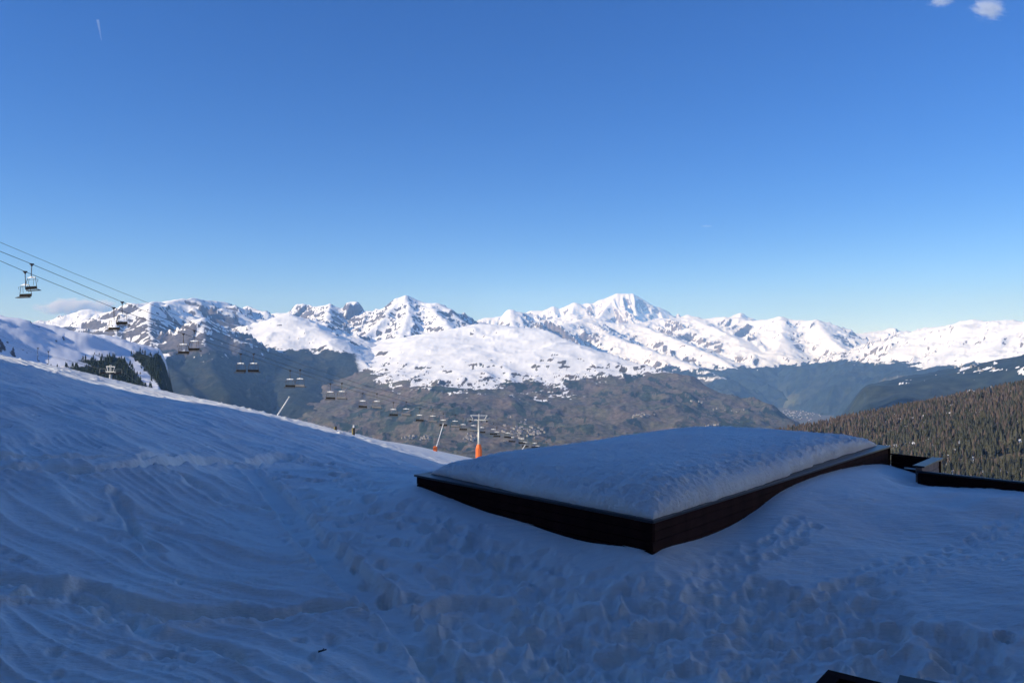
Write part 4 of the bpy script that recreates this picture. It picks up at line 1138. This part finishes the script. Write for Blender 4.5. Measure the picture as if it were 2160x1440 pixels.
def put_chair(p, rz, label, group, pale=False):
    i = 1 if pale else 0
    o = (proto, proto2)[i] if not used[i] else copy_tree((proto, proto2)[i])
    used[i] = True
    o.location = p; o.rotation_euler = (0, 0, rz); o.scale = (1.13,) * 3
    tag(o, label, 'lift chair', group)
    return o
ORD = ['nearest', 'second', 'third', 'fourth', 'fifth', 'sixth', 'seventh', 'eighth', 'ninth', 'tenth', 'eleventh', 'twelfth', 'thirteenth', 'fourteenth', 'fifteenth', 'sixteenth']
GL, GR = 'chairs on the left rope of the near lift', 'chairs on the right rope of the near lift'
for k, p in enumerate(mL[2:12]):
    put_chair(p, LIFT_A + R(180) + R(random.uniform(-4, 4)), ('left rope lift chair, %s from the left edge' % ORD[k]).replace('nearest', 'first'), GL)
put_chair(Vector(W(977, 882, 216.5)), LIFT_A + R(180), 'left rope lift chair just left of the orange padded pylon', GL)
for k, p in enumerate(mR[2:12]):
    put_chair(p, LIFT_A + R(random.uniform(-4, 4)), ('right rope lift chair, %s from the left edge' % ORD[k]).replace('nearest', 'first'), GR, k >= 4)
put_chair(Vector(W(999, 884, 215)), LIFT_A, 'right rope lift chair partly behind the orange padded pylon', GR, True)
kk = 0
for px_, py_, Y_, side in ((1016, 889, 231, 'L'), (1041, 893, 230, 'R'), (1048, 899, 243, 'L'), (1071, 901, 243, 'R'), (1080, 911, 256, 'L'), (1101, 914, 256, 'R'), (1108, 922, 268, 'L'), (1128, 924, 268, 'R'), (1134, 930, 280, 'L'), (1153, 932, 280, 'R')):
    put_chair(Vector(W(px_, py_, Y_)), LIFT_A + (R(180) if side == 'L' else 0), '%s rope lift chair, %s past the orange padded pylon' % ('left' if side == 'L' else 'right', ORD[kk // 2].replace('nearest', 'first')), GL if side == 'L' else GR)
    kk += 1

def make_pylon(name, base, h, rz, label, pad=True, lean=0.0):
    root = empty(name, base, rz)
    tag(root, label, 'lift pylon', 'chairlift pylons')
    MB().tube((0, 0, -2.5), (0, 0, h - 1.3), 0.42, 0.30, 14).build('mast', M['steel'], root, True)
    if pad:
        b = MB(); n = 10
        for a, c, r0, r1 in ((-0.6, 3.0, 0.86, 0.80), (3.0, 3.9, 0.80, 0.50)):
            b.tube((0, 0, a), (0, 0, c), r0, r1, n)
        b.build('padding', M['orange'], root)
        for k in range(5):
            a = k * 2 * math.pi / 5
            MB().box((0.78 * math.cos(a), 0.78 * math.sin(a), 1.3), (0.10, 0.62, 3.0), Matrix.Rotation(a, 3, 'Z')).build('pad_panel', M['orange'], root, bevel=0.03)
    MB().box((0, 0, h - 1.25), (2 * GA + 0.5, 0.34, 0.36)).build('cross_arm', M['steel'], root, bevel=0.02)
    MB().box((0, 0, h - 0.55), (0.3, 0.3, 1.1)).box((0, 0, h + 0.15), (0.42, 0.36, 0.42)).build('mast_head', M['steel'], root)
    MB().tube((-GA - 0.1, 0, h), (GA + 0.1, 0, h), 0.07, 0.07, 6).build('top_beam', M['white'], root)
    for s in (-1, 1):
        MB().tube((s * (GA - 0.05), 0, h), (s * (GA - 0.75), 0, h - 1.1), 0.06, 0.06, 6).build('brace', M['white'], root)
        sh = MB().box((s * GA, 0, h - 1.35), (0.12, 2.9, 0.16)).build('sheave_train', M['dark_steel'], root)
        for j in range(6):
            w = MB().tube((s * GA - 0.06, -1.25 + 0.5 * j, h - 1.55), (s * GA + 0.06, -1.25 + 0.5 * j, h - 1.55), 0.23, 0.23, 10).build('sheave', M['rubber'], sh)
        MB().box((s * (GA + 0.42), 0, h - 1.5), (0.42, 2.8, 0.05)).build('catwalk', M['dark_steel'], root)
        rl = MB()
        for j in (-1, 0, 1): rl.tube((s * (GA + 0.62), 1.35 * j, h - 1.5), (s * (GA + 0.62), 1.35 * j, h - 0.6), 0.025, 0.025, 5)
        rl.tube((s * (GA + 0.62), -1.35, h - 0.6), (s * (GA + 0.62), 1.35, h - 0.6), 0.025, 0.025, 5)
        rl.build('handrail', M['steel'], root)
    return root
hp_ = W(1008, 876, 220.0)[2] - PYL.z
PZ = math.atan2(-(pR.x - pL.x) * 0 - dline.x, dline.y)
make_pylon('lift_pylon', PYL, hp_, R(-8), 'steel chairlift pylon with bright orange padded base')
make_pylon('lift_pylon', (PYL2.x, PYL2.y, PYL2.z), W(1206, 937, 293)[2] - PYL2.z, R(-8), 'chairlift pylon whose top frame just shows over the roof snow', False)
# second lift over the crest at the left
b2 = Vector(W(233, 862, 182.0))
make_pylon('lift_pylon', b2, W(233, 773, 182)[2] - b2.z, R(-42), 'chairlift pylon rising behind the sunlit crest on the left', False)
for (a, b, c, d, lab) in (((213, 779, 182), (75, 741, 270), (-40, 690, 300), 0, 'left haul rope of the second lift behind the crest'), ((262, 786, 180), (101, 752, 262), (-40, 712, 290), 0, 'right haul rope of the second lift behind the crest')):
    cable('haul_rope', lab, [Vector(W(*c)), Vector(W(*b)), Vector(W(*a)), Vector(W(a[0] + 60, a[1] + 45, 150))], 0.03)
put_chair(Vector(W(80, 734, 205)), R(-60), 'chair of the second lift, left one over the sunlit crest', 'chairs of the second lift')
put_chair(Vector(W(102, 741, 205)), R(120), 'chair of the second lift, right one over the sunlit crest', 'chairs of the second lift')

# ------------------------------------------------------------------ snow lances and marker posts
def lance(label, base, topp, pad, r=0.075):
    base, topp = Vector(base), Vector(topp)
    root = empty('snow_lance', base)
    tag(root, label, 'snow lance', 'snow making lances on the slope')
    d = topp - base
    MB().tube(d * (-0.12), d * 0.45, r * 1.25, r * 1.1, 8).tube(d * 0.45, d, r, r * 0.75, 8).build('pole', M['white'], root, True)
    MB().tube(d * 0.985, d * 1.02, r * 1.5, r * 1.2, 8).build('nozzle_head', M['steel'], root)
    if pad:
        MB().tube((0, 0, -0.4), (0, 0, 0.85), 0.42, 0.40, 10).tube((0, 0, 0.85), (0, 0, 0.95), 0.40, 0.15, 10).build('padding', M['orange'], root)
    else:
        MB().tube((0, 0, -1.2), (0, 0, 0.3), 0.14, 0.14, 8).build('foot', M['dark_steel'], root)
lance('white snow lance leaning right above the crest', W(580, 884, 96), W(610, 837, 96), False)
lb_ = hit(918, 951, 60)
lance('snow lance with an orange padded foot left of the pylon', lb_, W(935, 894, lb_[1]), True, 0.085)
lance('white snow lance standing half hidden behind the roof snow', W(1088, 969, 235), W(1108, 938, 235), False, 0.13)
def post(label, px, py0, py1, Y, wpx, head):
    z0 = W(px, py0, Y); h = z0[2] * 0 + W(px, py1, Y)[2] - z0[2]; w = wpx / F * Y
    root = empty('marker_post', z0); tag(root, label, 'marker post', 'padded marker posts on the crest')
    hb = h * (0.78 if head else 1.0)
    MB().tube((0, 0, -0.8), (0, 0, hb), w / 2, w / 2 * 0.94, 12).build('padding', M['black_pad'], root, True)
    MB().box((-w * 0.36, -w * 0.30, hb * 0.45), (w * 0.34, w * 0.30, hb * 1.0), Matrix.Rotation(R(40), 3, 'Z')).build('lit_side', M['yellow'], root)  # yellowish colour stands for the sunlit left side of the dark padding
    if head:
        MB().tube((0, 0, hb), (0, 0, h), w * 0.36, w * 0.30, 10).tube((0, 0, h), (0, 0, h * 1.04), w * 0.42, w * 0.1, 10).build('head', M['white'], root)
    else:
        MB().tube((0, 0, hb), (0, 0, hb * 1.12), w * 0.3, w * 0.2, 10).build('cap', M['dark_steel'], root)
p_ = hit(746, 918, 40)
post('taller padded marker post with white head on the crest', 746, 918.5, 897, p_[1] + 1, 5.5, True)
p_ = hit(708, 909, 40)
post('short padded marker post left of the white headed one', 708, 909.5, 899.5, p_[1] + 1, 5.5, False)
tb = Vector(W(467, 857, 72))
mb = MB().tube((0, 0, -0.5), (0, 0, 0.32), 0.11, 0.09, 8).tube((0, 0, 0.32), (0, 0, 0.40), 0.13, 0.02, 8)
o = mb.build('snow_stake', M['white']); o.location = tb; tag(o, 'tiny white stake on the sunlit crest', 'stake')
tw_ = Vector(hit(671, 1389)); o = MB().tube((0, 0, 0.02), (0.11, 0.03, 0.04), 0.014, 0.009, 6).tube((0.05, 0.01, 0.03), (0.07, 0.05, 0.05), 0.007, 0.004, 5).build('twig', M['bark'])
o.location = tw_ + Vector((0, 0, 0.08)); tag(o, 'small dark twig lying on the snow near the bottom', 'twig')

# ------------------------------------------------------------------ villages
def surf(P, px, py):
    """point of a terrain grid seen at a photograph position (nearest one)"""
    Xg, Yg, Hg = P
    a, b = pxy(Xg, Yg, Hg)
    d = (a - px) ** 2 + (b - py) ** 2 * 4 + Yg * 0.0004
    k = np.unravel_index(np.argmin(d), d.shape)
    return np.array((Xg[k], Yg[k], Hg[k]))
def house_mesh(seed):
    rs = np.random.RandomState(seed); w, l, h, g = rs.uniform(9, 13), rs.uniform(11, 18), rs.uniform(6, 9), rs.uniform(3, 4.5)
    m = MB()
    m.add([(-w/2, -l/2, -4), (w/2, -l/2, -4), (w/2, l/2, -4), (-w/2, l/2, -4), (-w/2, -l/2, h), (w/2, -l/2, h), (w/2, l/2, h), (-w/2, l/2, h), (0, -l/2, h+g), (0, l/2, h+g)],
          [(0, 1, 5, 8, 4), (2, 3, 7, 9, 6), (1, 2, 6, 5), (3, 0, 4, 7)], 0)
    e = 0.9
    m.add([(-w/2-e, -l/2-e, h-e*.6), (0, -l/2-e, h+g+.3), (0, l/2+e, h+g+.3), (-w/2-e, l/2+e, h-e*.6), (w/2+e, -l/2-e, h-e*.6), (w/2+e, l/2+e, h-e*.6)],
          [(0, 1, 2, 3), (1, 4, 5, 2)], 1)
    o = m.build('house', [M['house_wall'], M['house_roof']])
    me = o.data; bpy.data.objects.remove(o); return me
HM = [house_mesh(s) for s in range(5)]
def village(P, c, rx, ry, n, label, group, seed, sc=1.0):
    rs = np.random.RandomState(seed)
    for k in range(n):
        q = surf(P, c[0] + rs.normal() * rx * 0.6, c[1] + rs.normal() * ry * 0.6)
        o = bpy.data.objects.new('house', HM[rs.randint(5)]); COL.objects.link(o)
        o.location = (q[0] + rs.uniform(-8, 8), q[1] + rs.uniform(-12, 12), q[2] + 1)
        o.rotation_euler = (0, 0, rs.choice([0.3, 1.2, 1.9, 2.6]) + rs.uniform(-.2, .2)); o.scale = (sc * rs.uniform(.75, 1.25),) * 3
        tag(o, label, 'house', group)
village(DOME, (1105, 908), 34, 17, 80, 'small house of the village right of the orange padded pylon', 'village right of the pylon', 1)
village(DOME, (995, 924), 14, 6, 16, 'small house of the hamlet just left of the pylon mast', 'hamlet left of the pylon', 2, .9)
village(DOME, (880, 922), 26, 5, 18, 'small house of the hamlet under the chairs near the crest', 'hamlet near the crest', 3, .9)
village(DOME, (1352, 876), 22, 4, 18, 'small house of the hamlet above the middle of the roof snow', 'hamlet above the roof snow', 4, .9)
village(DOME, (1468, 848), 20, 5, 12, 'small house of the upper hamlet on the dome hillside', 'upper hamlet', 5, .9)
village(DOME, (1540, 866), 26, 5, 14, 'small house of the hamlet at the right end of the dome hillside', 'hamlet at the hillside end', 6, .9)
village(DOME, (1490, 898), 18, 4, 10, 'small house of the hamlet just over the roof snow crest', 'hamlet over the roof crest', 7, .9)
village(FLANK, (2060, 776), 34, 7, 26, 'small house of the village in the snowy clearing on the blue flank', 'village on the blue flank', 8, 1.0)
TX, TY = np.meshgrid(np.linspace(3200, 5600, 140), np.linspace(10000, 13500, 140))
TZ = np.full(TX.shape, -932.0)
village((TX, TY, TZ), (1690, 868), 44, 12, 90, 'small house of the town on the hazy valley floor', 'town in the valley', 9, 1.15)

# ------------------------------------------------------------------ clouds and contrail
def cloud(name, label, px, py, Y, w, h, dep, dens, scale, thr, seed, tilt=0.0):
    c = Vector(W(px, py, Y))
    bm = bmesh.new(); bmesh.ops.create_icosphere(bm, subdivisions=4, radius=1.0)
    me = bpy.data.meshes.new(name); bm.to_mesh(me); bm.free()
    o = link(name, me); o.location = c; o.scale = (w / 2, dep / 2, h / 2); o.rotation_euler = (0, tilt, 0)
    m = bpy.data.materials.new(name + '_vapour'); m.use_nodes = True; nt = m.node_tree
    for nd in list(nt.nodes):
        if nd.type != 'OUTPUT_MATERIAL': nt.nodes.remove(nd)
    N, L = nt.nodes.new, nt.links.new
    v = N("ShaderNodeVolumePrincipled"); v.inputs["Color"].default_value = (0.98, 0.98, 0.98, 1); v.inputs["Anisotropy"].default_value = 0.2
    tc = N("ShaderNodeTexCoord"); no = N("ShaderNodeTexNoise"); no.inputs["Scale"].default_value = scale; no.inputs["Detail"].default_value = 6; no.inputs["Roughness"].default_value = 0.6
    mp = N("ShaderNodeMapping"); mp.inputs["Location"].default_value = (seed, seed * 1.7, 0); mp.inputs["Scale"].default_value = (w / h * 0.45, 1, 1)
    L(tc.outputs["Object"], mp.inputs[0]); L(mp.outputs[0], no.inputs["Vector"])
    ln = N("ShaderNodeVectorMath"); ln.operation = 'LENGTH'; L(tc.outputs["Object"], ln.inputs[0])
    fall = N("ShaderNodeMapRange"); fall.inputs[1].default_value = 1.0; fall.inputs[2].default_value = 0.25; L(ln.outputs["Value"], fall.inputs[0])
    ad = N("ShaderNodeMath"); ad.operation = 'MULTIPLY_ADD'; L(fall.outputs[0], ad.inputs[0]); ad.inputs[1].default_value = 0.45; L(no.outputs[0], ad.inputs[2])
    rm = N("ShaderNodeMapRange"); rm.interpolation_type = 'SMOOTHSTEP'; rm.inputs[1].default_value = thr; rm.inputs[2].default_value = thr + 0.28; rm.inputs[4].default_value = dens; L(ad.outputs[0], rm.inputs[0])
    e = N("ShaderNodeMath"); e.operation = 'MULTIPLY'; L(rm.outputs[0], e.inputs[0]); L(fall.outputs[0], e.inputs[1])
    L(e.outputs[0], v.inputs["Density"]); L(v.outputs[0], nt.nodes["Material Output"].inputs["Volume"])
    me.materials.append(m)
    tag(o, label, 'cloud', 'clouds')
    return o
cloud('cloud', 'long pale cloud bank low behind the left mountains', 165, 648, 34500, 4700, 1000, 1500, 0.011, 1.8, 0.58, 2.0)
cloud('cloud', 'curled white cloud wisp in the upper right corner', 2085, 18, 9500, 680, 400, 400, 0.012, 3.4, 0.70, 5.0, R(20))
cloud('cloud', 'faint cloud wisp at the top edge right of centre', 1985, 4, 9500, 480, 200, 300, 0.008, 3.2, 0.69, 9.0)
cloud('cloud', 'tiny faint cloud fleck alone in the blue sky', 1490, 477, 26000, 620, 130, 300, 0.0011, 1.5, 0.6, 4.0)
a_, b_ = Vector(W(206, 42, 18000)), Vector(W(214, 86, 18000))
o = MB().tube((b_ - a_), Vector((0, 0, 0)), 12, 34, 10).build('contrail', None, None, True)
o.location = a_
cm_ = bpy.data.materials.new('contrail_vapour'); cm_.use_nodes = True
for nd in list(cm_.node_tree.nodes):
    if nd.type != 'OUTPUT_MATERIAL': cm_.node_tree.nodes.remove(nd)
v = cm_.node_tree.nodes.new("ShaderNodeVolumePrincipled"); v.inputs["Density"].default_value = 0.0035; v.inputs["Color"].default_value = (1, 1, 1, 1)
cm_.node_tree.links.new(v.outputs[0], cm_.node_tree.nodes["Material Output"].inputs["Volume"])
o.data.materials.append(cm_)
tag(o, 'short white vapour trail high in the upper left sky', 'contrail')
